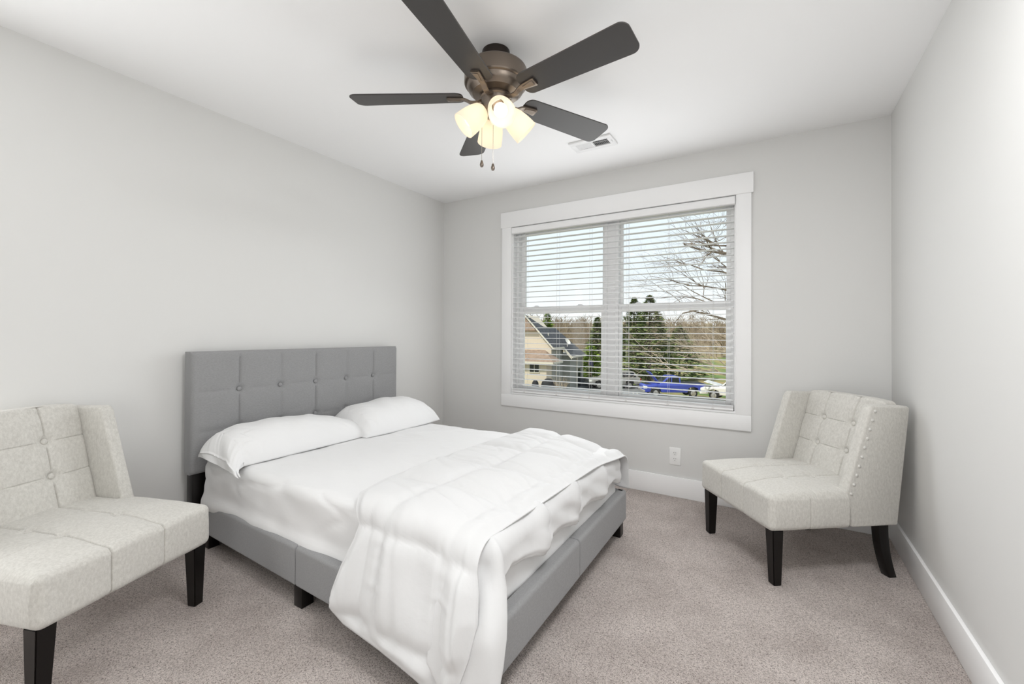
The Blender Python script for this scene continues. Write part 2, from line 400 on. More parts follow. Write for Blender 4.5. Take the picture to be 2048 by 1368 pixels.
# ------------------------------------------------------------------ window_1
win = base('window_1', (1.67, 0.0, 0.632))
MB().box(0.677, 2.657, -0.024, 0, 2.103, 2.240, 0.002).build('head_casing', M_trim, win)
MB().box(0.690, OX0 + 0.004, -0.020, 0, OZ0 - 0.004, 2.103, 0.002).build('side_casing', M_trim, win)
MB().box(OX1 - 0.004, 2.645, -0.020, 0, OZ0 - 0.004, 2.103, 0.002).build('side_casing', M_trim, win)
MB().box(0.690, 2.645, -0.020, 0, 0.524, OZ0 - 0.004, 0.002).build('bottom_casing', M_trim, win)
b = MB(); T = 0.014
b.box(OX0 - 0.001, OX0 + T, 0, 0.135, OZ0, OZ1); b.box(OX1 - T, OX1 + 0.001, 0, 0.135, OZ0, OZ1); b.box(OX0 + T, OX1 - T, 0, 0.135, OZ1 - T, OZ1 + 0.001); b.box(OX0 + T, OX1 - T, 0, 0.135, OZ0 - 0.001, OZ0 + T)
b.build('jamb_liner', M_trim, win, smooth=False)
# two double-hung units with a mullion between them
UN = [(0.797, 1.637), (1.703, 2.545)]
GL = [(0.867, 1.585), (1.752, 2.487)]
MB().box(1.637, 1.703, 0.062, 0.14, 0.646, 2.086, 0.002).build('mullion', M_vinyl, win)
for (x0, x1), (g0, g1) in zip(UN, GL):
    b = MB(); fw = 0.026
    b.box(x0, x0 + fw, 0.055, 0.14, 0.646, 2.086, 0.002); b.box(x1 - fw, x1, 0.055, 0.14, 0.646, 2.086, 0.002)
    b.box(x0 + fw, x1 - fw, 0.055, 0.14, 2.062, 2.086, 0.002); b.box(x0 + fw, x1 - fw, 0.055, 0.14, 0.646, 0.668, 0.002)
    b.build('window_frame', M_vinyl, win)
    for name, yy0, yy1, z0, z1, gz0, gz1 in (('upper_sash', 0.098, 0.126, 1.345, 2.062, 1.392, 2.036), ('lower_sash', 0.066, 0.096, 0.668, 1.393, 0.700, 1.337)):
        b = MB(); a0, a1 = x0 + fw, x1 - fw
        b.box(a0, g0, yy0, yy1, z0, z1, 0.003); b.box(g1, a1, yy0, yy1, z0, z1, 0.003)
        b.box(g0, g1, yy0, yy1, gz1, z1, 0.003); b.box(g0, g1, yy0, yy1, z0, gz0, 0.003)
        s = b.build(name, M_vinyl, win)
        MB().box(g0 - 0.004, g1 + 0.004, (yy0 + yy1) / 2 - 0.002, (yy0 + yy1) / 2 + 0.002, gz0 - 0.004, gz1 + 0.004).build('glass_pane', M_glass, s, smooth=False)
        if name == 'lower_sash':
            for q in (0.17, 0.74):
                xl = mixf(g0, g1, q)
                b = MB(); b.box(xl - 0.03, xl + 0.03, 0.070, 0.094, 1.392, 1.400, 0.002); b.prism([(xl - 0.022, 1.399), (xl + 0.03, 1.399), (xl + 0.014, 1.409), (xl - 0.012, 1.409)], 'y', 0.072, 0.09, 0.002)
                b.build('sash_lock', M_vinyl, s)

# ------------------------------------------------------------------ window blind (one wide inside-mounted blind)
bl = empty('window_blind', (1.67, 0.01, 2.10), 'white horizontal slatted blind, slats open, hanging inside the window frame', 'blind')
prof = [(-0.010, 2.040), (-0.020, 2.046), (-0.024, 2.060), (-0.024, 2.082), (-0.018, 2.094), (-0.014, 2.097), (-0.006, 2.097), (-0.006, 2.040)]
MB().prism(prof, 'x', 0.793, 2.548, 0.0).build('valance', M_slat, bl)
MB().box(0.800, 2.541, -0.004, 0.046, 2.046, 2.084, 0.002).build('headrail', M_slat, bl)
b = MB(); pitch = 0.0447; zs = 2.018; k = 0
slz = []
while zs - k * pitch > 0.690: slz.append(zs - k * pitch); k += 1
def slat(b, z, y0=-0.012, y1=0.038):
    n = 6; th = 0.0024
    ys = lin(y0, y1, n)
    f = lambda y: z + 0.0022 * (1 - ((y - (y0 + y1) / 2) / ((y1 - y0) / 2)) ** 2)
    poly = [(y, f(y)) for y in ys] + [(y, f(y) - th) for y in reversed(ys)]
    b.prism(poly, 'x', 0.803, 2.539)
for z in slz: slat(b, z)
for z in (0.667, 0.6715, 0.676, 0.6805): slat(b, z)
b.build('slats', M_slat, bl, angle=50)
MB().box(0.803, 2.539, -0.015, 0.040, 0.6495, 0.6640, 0.004).build('bottom_rail', M_slat, bl)
for xl in (0.925, 1.230, 1.518, 1.812, 2.117, 2.413):
    b = MB()
    for y in (-0.0135, 0.0400): b.tube([(xl, y, 2.05), (xl, y, 1.3), (xl, y, 0.660)], 0.0009, 5)
    for z in slz: b.tube([(xl, -0.0135, z - 0.0035), (xl, 0.04, z - 0.0025)], 0.0005, 4)
    b.build('ladder_cord', M_cord, bl)
    MB().box(xl - 0.008, xl + 0.008, -0.0185, -0.0145, 0.652, 0.661, 0.001).build('cord_plug', M_cord, bl)
for xl in (1.835,):
    MB().tube([(xl, -0.017, 2.05), (xl, -0.017, 0.70)], 0.0012, 5).build('lift_cord', M_cord, bl)

# ------------------------------------------------------------------ outlet, ceiling vent
o = empty('wall_outlet', (2.1655, 0, 0.286), 'white duplex outlet plate on wall below the window', 'outlet')
MB().box(2.126, 2.205, -0.006, 0, 0.225, 0.350, 0.0035, 3).build('cover_plate', M_plate, o)
for zc in (0.309, 0.266):
    b = MB(); b.lathe([(0, 0.0085), (0.0155, 0.0085), (0.0168, 0.0072), (0.0168, 0.004)], 24, Matrix.Translation((2.1655, 0, zc)) @ Matrix.Rotation(pi / 2, 4, 'X'))
    rc = b.build('receptacle', M_plate, o)
    b = MB()
    b.box(2.1580, 2.1602, -0.0092, -0.0080, zc + 0.0015, zc + 0.0095); b.box(2.1708, 2.1728, -0.0092, -0.0080, zc + 0.0025, zc + 0.009)
    b.lathe([(0, 0.0092), (0.0024, 0.0092), (0.0024, 0.008)], 12, Matrix.Translation((2.1655, 0, zc - 0.006)) @ Matrix.Rotation(pi / 2, 4, 'X'))
    b.build('socket_slots', M_slot, rc, smooth=False)
MB().lathe([(0, 0.0078), (0.003, 0.0072), (0.0034, 0.006)], 14, Matrix.Translation((2.1655, 0, 0.2875)) @ Matrix.Rotation(pi / 2, 4, 'X')).build('screw', M_plate, o)

v = empty('ceiling_vent', (1.737, -0.53, H), 'white two-way ceiling air vent beside the fan, near the window wall', 'vent')
vx0, vx1, vy0, vy1 = 1.592, 1.882, -0.611, -0.450
ix0, ix1, iy0, iy1 = 1.630, 1.845, -0.572, -0.490
b = MB()
VT = 0.013
b.box(vx0, vx1, vy0, iy0, H - VT, H, 0.004); b.box(vx0, vx1, iy1, vy1, H - VT, H, 0.004)
b.box(vx0, ix0, iy0 - 0.002, iy1 + 0.002, H - VT, H, 0.003); b.box(ix1, vx1, iy0 - 0.002, iy1 + 0.002, H - VT, H, 0.003); b.box(1.733, 1.742, iy0, iy1, H - VT + 0.001, H - 0.001)
b.build('vent_frame', M_vent, v)
b = MB()
for k in range(9):
    for x0, sg in ((1.6305 + k * 0.0115, 1), (1.748 + k * 0.0112, -1)):
        w = 0.0125 if sg > 0 else 0.0070
        b.prism([(x0, H - 0.0115), (x0 + 0.0012, H - 0.0115), (x0 + 0.0012 + sg * w, H - 0.0025), (x0 + sg * w, H - 0.0025)], 'y', iy0, iy1)
b.box(1.743, ix1, -0.5335, -0.5305, H - 0.004, H - 0.002)
b.build('louver_blades', M_vent, v, smooth=False)
MB().box(vx1 - 0.016, vx1 - 0.012, -0.545, -0.515, H - 0.019, H - 0.012).build('damper_lever', M_vent, v)
MB().box(ix0, ix1, iy0, iy1, H - 0.0015, H - 0.0005).build('duct_shade_sheet', M_duct_shade, v, smooth=False)  # flat dark sheet in place of the shade behind the louvers

# ------------------------------------------------------------------ ceiling fan
FX, FY = 1.692, -1.639
fan = empty('ceiling_fan', (FX, FY, H), 'bronze five-blade ceiling fan with four lit glass lamps', 'ceiling fan')
def L(b, name, m, p, **k): return b.build(name, m, p, world=False, **k)
L(MB().lathe([(0, 0), (0.063, 0), (0.064, -0.012), (0.060, -0.040), (0.050, -0.046), (0.050, -0.078), (0, -0.08)], 48), 'canopy', M_canopy, fan)
L(MB().lathe([(0.045, -0.072), (0.112, -0.075), (0.132, -0.079), (0.1385, -0.084), (0.1425, -0.092), (0.143, -0.148), (0.140, -0.153), (0.131, -0.156), (0.129, -0.160), (0.128, -0.170), (0.122, -0.180), (0.108, -0.191), (0.106, -0.194), (0.098, -0.195), (0.080, -0.201), (0.066, -0.203), (0, -0.205)], 72), 'motor_housing', M_bronze, fan, angle=28)
L(MB().lathe([(0.050, -0.195), (0.070, -0.204), (0.072, -0.212), (0.066, -0.218), (0.066, -0.262), (0.061, -0.276), (0.048, -0.292), (0.030, -0.303), (0.012, -0.310), (0.010, -0.322), (0, -0.326)], 48), 'switch_housing', M_bronze, fan)
# blades
BP = -radians(12)
def blade_outline():
    r0, r1, w0, w1, c = 0.148, 0.660, 0.062, 0.0755, 0.036
    pts = []
    def arc(cx, cy, a0, a1, rad, n=8):
        for i in range(n + 1):
            a = a0 + (a1 - a0) * i / n; pts.append((cx + rad * cos(a), cy + rad * sin(a)))
    arc(r1 - c, w1 - c, pi / 2, 0, c); arc(r1 - c, -w1 + c, 0, -pi / 2, c)
    arc(r0 + c, -w0 + c, -pi / 2, -pi, c); arc(r0 + c, w0 - c, pi, pi / 2, c)
    return pts
OUT = blade_outline()
for k in range(5):
    ang = radians(-7.47) + 2 * pi / 5 * k
    mz = Matrix.Rotation(ang, 4, 'Z')
    mt = mz @ Matrix.Translation((0, 0, -0.205)) @ Matrix.Rotation(BP, 4, 'X')
    bld = L(MB().prism(OUT, 'z', -0.003, 0.003, 0.001, 1, mt), 'blade', M_blade, fan)
    # blade iron: plate under the blade, neck curving to the motor
    b = MB()
    # one smooth strap: flat and wide under the blade, narrow and arched towards the motor
    def strap(t, q):
        rr = mixf(0.050, 0.222, t)
        w = interp([(0.0, 0.019), (0.25, 0.0125), (0.5, 0.013), (0.97, 0.0215), (1.0, 0.0195)], t)
        k = sstep((t - 0.35) / 0.30)
        zc = mixf(-0.213 - 0.016 * sin(pi * min(1, t / 0.6)), -0.2125, k)
        th = 0.0095
        c4 = [(1, 0.55), (0.80, 1), (-0.80, 1), (-1, 0.55), (-1, -0.55), (-0.80, -1), (0.80, -1), (1, -0.55)][q]
        y = c4[0] * w; z = c4[1] * th / 2
        if c4[1] < 0 and abs(c4[0]) < 0.9 and t > 0.55: pass
        yy = y * cos(BP * k) - z * sin(BP * k); zz = zc + y * sin(BP * k) + z * cos(BP * k)
        return mz @ Vector((rr, yy, zz))
    rings = [[b.bm.verts.new(strap(i / 30, q)) for q in range(8)] for i in range(31)]
    for A_, B_ in zip(rings, rings[1:]):
        for q in range(8): b.bm.faces.new((A_[q], B_[q], B_[(q + 1) % 8], A_[(q + 1) % 8]))
    b.bm.faces.new(rings[0]); b.bm.faces.new(rings[-1][::-1])
    bmesh.ops.recalc_face_normals(b.bm, faces=b.bm.faces[:])
    b.prism([(0.160, -0.006), (0.210, -0.0135), (0.213, -0.011), (0.213, 0.011), (0.210, 0.0135), (0.160, 0.006)], 'z', -0.0145, -0.0115, 0.001, 1, mt)
    L(b, 'blade_bracket', M_bronze, bld)
# lamps
for k in range(4):
    ang = radians(-45 + 90 * k)
    p0 = Vector((0.052, 0, -0.268)); p1 = Vector((0.150, 0, -0.357)); d = (p1 - p0).normalized()
    mt = Matrix.Rotation(ang, 4, 'Z') @ Matrix.Translation(p0) @ d.to_track_quat('Z', 'Y').to_matrix().to_4x4()
    outp = [(0.022, 0.004), (0.032, 0.007), (0.043, 0.020), (0.0505, 0.042), (0.0555, 0.072), (0.0580, 0.100), (0.0590, 0.127)]
    inp = [(r - 0.0035, z) for r, z in reversed(outp)]
    sh = L(MB().lathe(outp + inp, 48, mt), 'lamp_shade', M_shade, fan)
    L(MB().lathe([(0, -0.028), (0.020, -0.026), (0.027, -0.012), (0.030, 0.004), (0.024, 0.010), (0, 0.010)], 32, mt), 'lamp_holder', M_bronze, sh)
    lp = light('bulb_light', 'POINT', mt @ Vector((0, 0, 0.076)), None, 0.018, (1.0, 0.86, 0.65)); lp.parent = fan; lp.data.shadow_soft_size = 0.034
    L(MB().lathe([(0.012, 0.012), (0.013, 0.030), (0.019, 0.045), (0.0275, 0.062), (0.030, 0.076), (0.0275, 0.091), (0.018, 0.102), (0, 0.106)], 32, mt), 'bulb', M_bulb, sh)
# pull chains
for (dx, dy, z1) in ((-0.060, -0.022, -0.492), (0.003, -0.024, -0.520)):
    b = MB(); b.tube([(dx * 0.75, dy * 0.75, -0.275), (dx, dy, -0.285), (dx, dy, z1)], 0.0009, 6)
    z = -0.29
    while z > z1:
        b.lathe([(0, 0.0017), (0.0017, 0), (0, -0.0017)], 6, Matrix.Translation((dx, dy, z))); z -= 0.0048
    ch = L(b, 'pull_chain', M_chain, fan)
    L(MB().lathe([(0, 0.004), (0.004, 0.002), (0.0055, -0.004), (0.0085, -0.014), (0.0088, -0.020), (0.006, -0.027), (0, -0.029)], 20, Matrix.Translation((dx, dy, z1))), 'pull_knob', M_bronze, ch)

# ------------------------------------------------------------------ bed
bed = empty('bed', (1.05, -1.45, 0), 'grey upholstered bed with button-tufted headboard against the left wall', 'bed')
HX, HY, HT, HW, HZ0, HZ1 = 0.0345, -2.186, 0.090, 1.466, 0.392, 1.052
def headboard():
    b = MB(); rr = 0.018
    ed = [0, 0.0015, 0.004, 0.008, 0.013, 0.018]
    ys = ed + lin(0.024, HW - 0.024, 200) + [HW - e for e in reversed(ed)]
    zs = ed + lin(0.024, HZ1 - HZ0 - 0.024, 100) + [HZ1 - HZ0 - e for e in reversed(ed)]
    gy = [HW * k / 6 for k in range(1, 6)]; gz = [0.832 - HZ0, 0.614 - HZ0]
    def f(y, z):
        dy = min(y, HW - y); dz = min(z, HZ1 - HZ0 - z)
        cy, cz = max(0, rr - dy), max(0, rr - dz)
        back = rr - sqrt(max(0, rr * rr - min(rr * rr, cy * cy + cz * cz)))
        ny = min(abs(y - g) for g in gy); nzz = min(abs(z - g) for g in gz)
        d = 0.0070 * exp(-(ny / 0.0042) ** 2) + 0.006 * exp(-(ny / 0.022) ** 2)
        d = max(d, 0.0016 * exp(-(nzz / 0.0035) ** 2) + 0.0030 * exp(-(nzz / 0.020) ** 2))
        for g in gy:
            for q in gz:
                r2 = (y - g) ** 2 + (z - q) ** 2
                if r2 < 0.02:
                    d = max(d, 0.015 * exp(-r2 / 0.020 ** 2) + 0.009 * exp(-r2 / 0.055 ** 2))
        edge = sstep(min(dy, dz) / 0.05)
        return Vector((HX + HT - back - d * edge - 0.003 * (1 - edge), HY + y, HZ0 + z))
    V = b.grid(f, ys, zs)
    rim = [V[i][0] for i in range(len(ys))] + [V[-1][j] for j in range(1, len(zs))] + [V[i][-1] for i in range(len(ys) - 2, -1, -1)] + [V[0][j] for j in range(len(zs) - 2, 0, -1)]
    bk = []
    for x in (HX + 0.006, HX):
        ring = []
        for v in rim:
            k = 1.0 if x > HX else 0.995
            ring.append(b.bm.verts.new((x, HY + HW / 2 + (v.co.y - HY - HW / 2) * k, (HZ0 + HZ1) / 2 + (v.co.z - (HZ0 + HZ1) / 2) * k)))
        bk.append(ring)
    prev = rim
    for ring in bk:
        for i in range(len(ring)): b.bm.faces.new((prev[i], ring[i], ring[(i + 1) % len(ring)], prev[(i + 1) % len(ring)]))
        prev = ring
    b.bm.faces.new(prev)
    bmesh.ops.recalc_face_normals(b.bm, faces=b.bm.faces[:])
    hb = b.build('headboard', M_grey, bed, angle=60)
    for g in gy:
        for q in gz:
            MB().lathe([(0.0125, -0.008), (0.0135, 0.001), (0.0115, 0.006), (0.006, 0.0095), (0, 0.0105)], 24, Matrix.Translation((HX + HT - 0.016, HY + g, HZ0 + q)) @ Matrix.Rotation(pi / 2, 4, 'Y')).build('button', M_grey, hb)
headboard()
for y0 in (HY + 0.012, HY + HW - 0.072):
    MB().box(HX + 0.012, HX + HT - 0.018, y0, y0 + 0.075, 0.0, HZ0 + 0.05, 0.003).build('headboard_post', M_dark, bed)
RZ0, RZ1 = 0.081, 0.254
def rail(p0, p1, th, name, seams, taper=True):
    """upholstered rail between two outer floor points, thickness th inward (left of p0->p1)."""
    p0 = Vector((*p0, 0)); p1 = Vector((*p1, 0)); Ln = (p1 - p0).length; d = (p1 - p0) / Ln; nrm = Vector((-d.y, d.x, 0))
    def fn(c, n):
        dd = 0.0
        for s in seams:
            dd = max(dd, 0.009 * exp(-((c.x - s * Ln) / 0.003) ** 2))
        return p0 + d * c.x + nrm * (c.y + (dd if n.y < -0.3 else 0)) + Vector((0, 0, c.z - (dd if n.z > 0.3 else 0)))
    b = MB(); b.rbox((0, 0, RZ0), (Ln, th, RZ1), 0.018, 0.0125, fn, (tuple(q * Ln for q in seams), (), ()))
    bmesh.ops.recalc_face_normals(b.bm, faces=b.bm.faces[:])
    return b.build(name, M_grey, bed, angle=60)
rail((0.12, -2.143), (2.050, -2.208), 0.055, 'side_rail', (0.478,))
rail((2.052, -2.205), (2.040, -0.757), 0.060, 'foot_rail', (0.5,))
rail((2.040, -0.757), (0.12, -0.735), 0.055, 'side_rail', (0.5,))
def bed_leg(x, y, s=0.055):
    MB().box(x, x + s, y, y + s, 0, RZ0 + 0.01, 0.003).build('leg', M_dark, bed)
bed_leg(1.030, -2.170, 0.056); bed_leg(1.975, -2.185); bed_leg(1.968, -0.838, 0.058); bed_leg(1.03, -0.80); bed_leg(0.14, -2.13); bed_leg(0.14, -0.80)
MB().box(0.13, 2.0, -2.10, -0.78, 0.20, 0.215).build('slat_deck', M_dark, bed, smooth=False)

# mattress in white fitted sheet
mt_ = empty('mattress', (1.05, -1.45, 0.215), 'mattress in white fitted sheet lying on the grey bed frame', 'mattress')
ML, MH = (0.128, -2.140, 0.217), (1.990, -0.775, 0.490)
def sheet(c, n):
    x, y, z = c
    w = 0.0
    # soft wrinkles, mostly running across the bed on top and slanting down the side
    w += 0.0050 * nz(x * 3.1, y * 5.2, z * 4) + 0.0030 * nz(x * 8 + 3, y * 14 + z * 9, z * 5)
    if n.z > 0.5:
        w += 0.0055 * max(0, 1 - abs(nz((x * 0.9 + y * 0.35) * 1.7, (y - x * 0.25) * 8.5, 2.5)) * 8) * sstep((x - 0.5) / 0.25)
        q = x * 0.35 + y
        w += 0.0040 * (max(0, 0.5 - abs(((q * 6.5 + 0.8 * nz(x * 2, y * 2)) % 1) - 0.5)) ** 2) * 4 * sstep((x - 0.55) / 0.2) * (0.5 + nz(x * 2.2, y * 2.1, 7))
    if n.y < -0.4:
        k = sstep((z - 0.24) / 0.2)
        q = x * 2.0 + z * 2.8
        w += 0.010 * nz(q * 2.0, z * 4.0, 3.3) + 0.006 * nz(x * 9, z * 3, 8)
        w -= 0.007 * max(0, 1 - abs(nz((x - z * 1.6) * 3.0, (z + x * 0.25) * 9.0, 5.5)) * 7) * k
        # bottom hem bows out over the rail
        w += 0.030 * (1 - sstep((z - 0.217) / 0.09))
        if z < 0.30: z += 0.012 * nz(x * 4, 2.2) * (1 - (z - 0.217) / 0.09)
    if n.x > 0.4 or n.y > 0.4:
        w += 0.014 * (1 - sstep((z - 0.217) / 0.07))
    return Vector((x, y, z)) + n * w
b = MB(); b.rbox(ML, MH, 0.055, 0.016, sheet); bmesh.ops.recalc_face_normals(b.bm, faces=b.bm.faces[:])
b.build('fitted_sheet', M_sheet, mt_, angle=80)

# pillows: domes resting on the mattress
def pillow(label, x0, x1, ridge, zb, th, skew, seed, open_end):
    """x0..x1 head to front; ridge: table y -> height share along the length."""
    y0, y1 = ridge[0][0], ridge[-1][0]
    p = empty('pillow', ((x0 + x1) / 2, (y0 + y1) / 2, zb), label, 'pillow', 0, 'white bed pillows')
    def f(u, v):
        y = mixf(y0, y1, (v + 1) / 2)
        q = interp(ridge, y)
        ends = max(0, 1 - abs(v) ** 4)
        pinch = 1 - 0.10 * abs(v) ** 3 * (1 if (v > 0 or not open_end) else 0)
        xc = (x0 + x1) / 2 + skew * v
        x = xc + u * (x1 - x0) / 2 * pinch
        P = max(0, 1 - abs(u) ** 2.5) ** 0.52
        crease = 0.008 * nz((u * 0.6 + v * 2.0) * 2.0 + seed, (v - u * 0.5) * 1.3, 4.0) - 0.006 * max(0, 1 - abs(nz((u + v * 1.2) * 1.6 + seed, (v * 1.5 - u) * 3.4, 8.0)) * 6) * (0.35 + abs(v) ** 2)
        z = zb + th * P * q + crease * min(1, P * q * 2.2)
        return Vector((x, y + 0.014 * nz(u * 2 + seed, v * 1.5, 6) * (1 - abs(v)), z))
    N1, N2 = 60, 110
    us = [-cos(pi * i / N1) for i in range(N1 + 1)]; vs = [-cos(pi * i / N2) for i in range(N2 + 1)]
    b = MB(); b.grid(f, us, vs)
    b.grid(lambda u, v: Vector((f(u, v).x, f(u, v).y, zb)), us, vs, flip=True)
    bmesh.ops.remove_doubles(b.bm, verts=b.bm.verts[:], dist=0.0004)
    bmesh.ops.recalc_face_normals(b.bm, faces=b.bm.faces[:])
    b.build('pillowcase', M_pillow, p, angle=100)
    return p, f
R1 = [(-2.125, 0.80), (-2.08, 0.89), (-2.02, 0.96), (-1.84, 1.0), (-1.62, 0.90), (-1.47, 0.71), (-1.38, 0.52), (-1.31, 0.26), (-1.285, 0.0)]
R2 = [(-1.405, 0.0), (-1.395, 0.40), (-1.36, 0.76), (-1.30, 0.90), (-1.19, 0.94), (-1.0, 1.0), (-0.86, 0.93), (-0.78, 0.76), (-0.735, 0.55), (-0.712, 0.36), (-0.700, 0.0)]
pn, pf = pillow('near white pillow with open hem drooping over the near bedside', 0.145, 0.530, R1, 0.494, 0.176, 0.0, 1.0, True)
pillow('far white pillow beside the window end of the headboard', 0.140, 0.590, R2, 0.494, 0.196, 0.0, 5.0, False)
# drooping open end of the near pillowcase
def hemf(u, v):
    top = pf(u * 2 - 1, -1.0)
    x = mixf(top.x, mixf(0.225, 0.610, u), v ** 1.3)
    bot = mixf(0.506, 0.462, u) + 0.010 * sin(u * 9)
    z = mixf(top.z, bot, v ** 1.25) + 0.007 * nz(u * 5, v * 2, 9) * v
    y = top.y - 0.052 * sin(min(1, v * 1.2) * pi / 2) - 0.014 * sin(pi * u * 2.6 + 0.4) * v - 0.006 * nz(u * 7, v * 2, 4) * v
    y -= 0.006 * exp(-((v - 0.72) / 0.02) ** 2)
    return Vector((x, y, z))
b = MB(); b.grid(hemf, lin(0, 1, 60), lin(0, 1, 40))
b.grid(lambda u, v: hemf(u, v) + Vector((0, 0.012, -0.003 * (1 - v))), lin(0.01, 0.99, 60), lin(0, 1, 40), flip=True)
b.build('pillowcase_hem', M_pillow, pn, angle=100)

# comforter: folded double, covering the foot half and falling over the near side
cf = empty('comforter', (1.70, -1.45, 0.49), 'white quilted comforter folded over the foot of the bed, spilling to the near side', 'comforter')
ZT = 0.500
# arc-length cross profile: far hang 0.16, bend, top, bend, near hang
def profile(sarc, hang):
    """sarc measured from far hem; hang = near hang length"""
    fh, r = 0.130, 0.055
    yf, yn = -0.760, -2.155
    La = fh; Lb = La + r * pi / 2; Lc = Lb + (yf - r) - (yn + r); Ld = Lc + r * pi / 2
    if sarc < La: return (yf + 0.012 * (1 - sarc / La), ZT - r - (La - sarc), 0, 1.0, 0.0)
    if sarc < Lb:
        a = (sarc - La) / r; return (yf - r + r * cos(a), ZT - r + r * sin(a), 0, cos(a), sin(a))
    if sarc < Lc: return (yf - r - (sarc - Lb), ZT, 1, 0.0, 1.0)
    if sarc < Ld:
        a = (sarc - Lc) / r; return (yn + r - r * sin(a), ZT - r + r * cos(a), 2, -sin(a), cos(a))
    q = sarc - Ld
    return (yn - 0.16 * q - 0.02 * sin(q * 6), ZT - r - q * 0.985, 3, -1.0, 0.12)
fh, r = 0.130, 0.055
L_NEAR = fh + r * pi / 2 + (-0.760 - r + 2.155 - r) + r * pi / 2       # arclength where the near hang starts
def comf_layer(name, left, right, lift, puff, hang_t, seams_s, seams_x, edge_soft, seed, nu=90, nv=230, hem=None):
    """left/right: tables arclength -> x; hang_t: function x-fraction -> hang length"""
    b = MB()
    def pt(s, t, off):
        hang = hang_t(s); tot = L_NEAR + hang
        arc = t * tot
        x = mixf(interp(left, arc), interp(right, arc), s)
        y, z, seg, ny, nz_ = profile(arc, hang)
        # quilting
        d1 = min(abs(arc - q) for q in seams_s); d2 = min(abs(x - q - 0.02 * sin(arc * 3)) for q in seams_x)
        q1 = 1 - exp(-(d1 / 0.035) ** 2); q2 = 1 - exp(-(d2 / 0.035) ** 2)
        p = puff * (q1 * q2) ** 0.6
        # puckers at right angles to seams
        p += 0.0035 * nz(x * 38, arc * 5, seed) * exp(-(d1 / 0.05) ** 2) + 0.0035 * nz(x * 5, arc * 38, seed + 2) * exp(-(d2 / 0.05) ** 2)
        p += 0.012 * nz(x * 3.4 + seed, arc * 3.1, seed) + 0.007 * nz(x * 8, arc * 7, seed + 5) - 0.005 * max(0, 1 - abs(nz(x * 2.2 + arc * 0.8, arc * 10 - x * 3, seed + 9)) * 7) * (1 - sstep((arc - L_NEAR + 0.1) / 0.1)) - 0.007 * max(0, 1 - abs(nz((x - 0.12 * arc) * 9, arc * 1.4, seed + 3)) * 5) * sstep((arc - L_NEAR + 0.1) / 0.1)
        # long folds in the hanging part
        hk = sstep((arc - L_NEAR + 0.10) / 0.18)
        if hk > 0:
            xx = x - 0.10 * (arc - L_NEAR)
            p += hk * (0.019 * sin((xx - 1.30) * 21 + 1.5 * nz(x * 3, arc * 2, 1.0)) * (0.6 + 0.6 * nz(x * 2.5, 3.3, seed)) + 0.006 * nz(x * 16, arc * 2.2, 6))
        e = min(s, 1 - s) * (interp(right, arc) - interp(left, arc)); e2 = min(arc, tot - arc)
        rim = sstep(min(e, e2) / edge_soft)
        o_ = lift + p * rim + off * (0.25 + 0.75 * rim)
        sag = 0.030 * sstep((x - 1.75) / 0.28) + 0.035 * sstep((y + 1.25) / 0.5) * sstep((x - 1.55) / 0.45)
        if arc > L_NEAR: sag *= max(0, 1 - (arc - L_NEAR) / 0.2)
        return Vector((x, y + ny * o_, z + nz_ * o_ - sag))
    us = [0.5 - 0.5 * cos(pi * i / nu) for i in range(nu + 1)]; vs = lin(0, 1, nv)
    A = b.grid(lambda s, t: pt(s, t, 0.006), us, vs)
    B = b.grid(lambda s, t: pt(s, t, -0.016) * 1.0, us, vs, flip=True)
    # close the rim
    ra = [A[i][0] for i in range(nu + 1)] + [A[nu][j] for j in range(1, nv + 1)] + [A[i][nv] for i in range(nu - 1, -1, -1)] + [A[0][j] for j in range(nv - 1, 0, -1)]
    rb = [B[i][0] for i in range(nu + 1)] + [B[nu][j] for j in range(1, nv + 1)] + [B[i][nv] for i in range(nu - 1, -1, -1)] + [B[0][j] for j in range(nv - 1, 0, -1)]
    for i in range(len(ra)):
        j = (i + 1) % len(ra); b.bm.faces.new((ra[i], rb[i], rb[j], ra[j]))
    bmesh.ops.recalc_face_normals(b.bm, faces=b.bm.faces[:])
    return b.build(name, M_comf, cf, angle=180)
LN = L_NEAR
left_t = [(0, 1.42), (0.2, 1.37), (0.6, 1.33), (1.1, 1.325), (1.35, 1.33), (LN - 0.08, 1.37), (LN, 1.455), (LN + 0.05, 1.445), (LN + 0.15, 1.405), (LN + 0.25, 1.375), (LN + 0.31, 1.375), (LN + 0.36, 1.43), (LN + 0.45, 1.60)]
right_t = [(0, 2.045), (0.2, 2.040), (0.5, 2.02), (0.9, 2.005), (1.3, 1.995), (LN - 0.08, 1.99), (LN, 1.995), (LN + 0.06, 2.012), (LN + 0.15, 2.025), (LN + 0.25, 2.010), (LN + 0.36, 1.975), (LN + 0.45, 1.95)]
def hang_top(s): return interp([(0, 0.305), (0.10, 0.335), (0.4, 0.355), (0.7, 0.385), (1, 0.425)], s)
comf_layer('top_layer', left_t, right_t, 0.026, 0.018, hang_top, [0.34, 0.66, 0.98, 1.30, LN - 0.005, LN + 0.30], [1.62, 1.905], 0.05, 1.0)

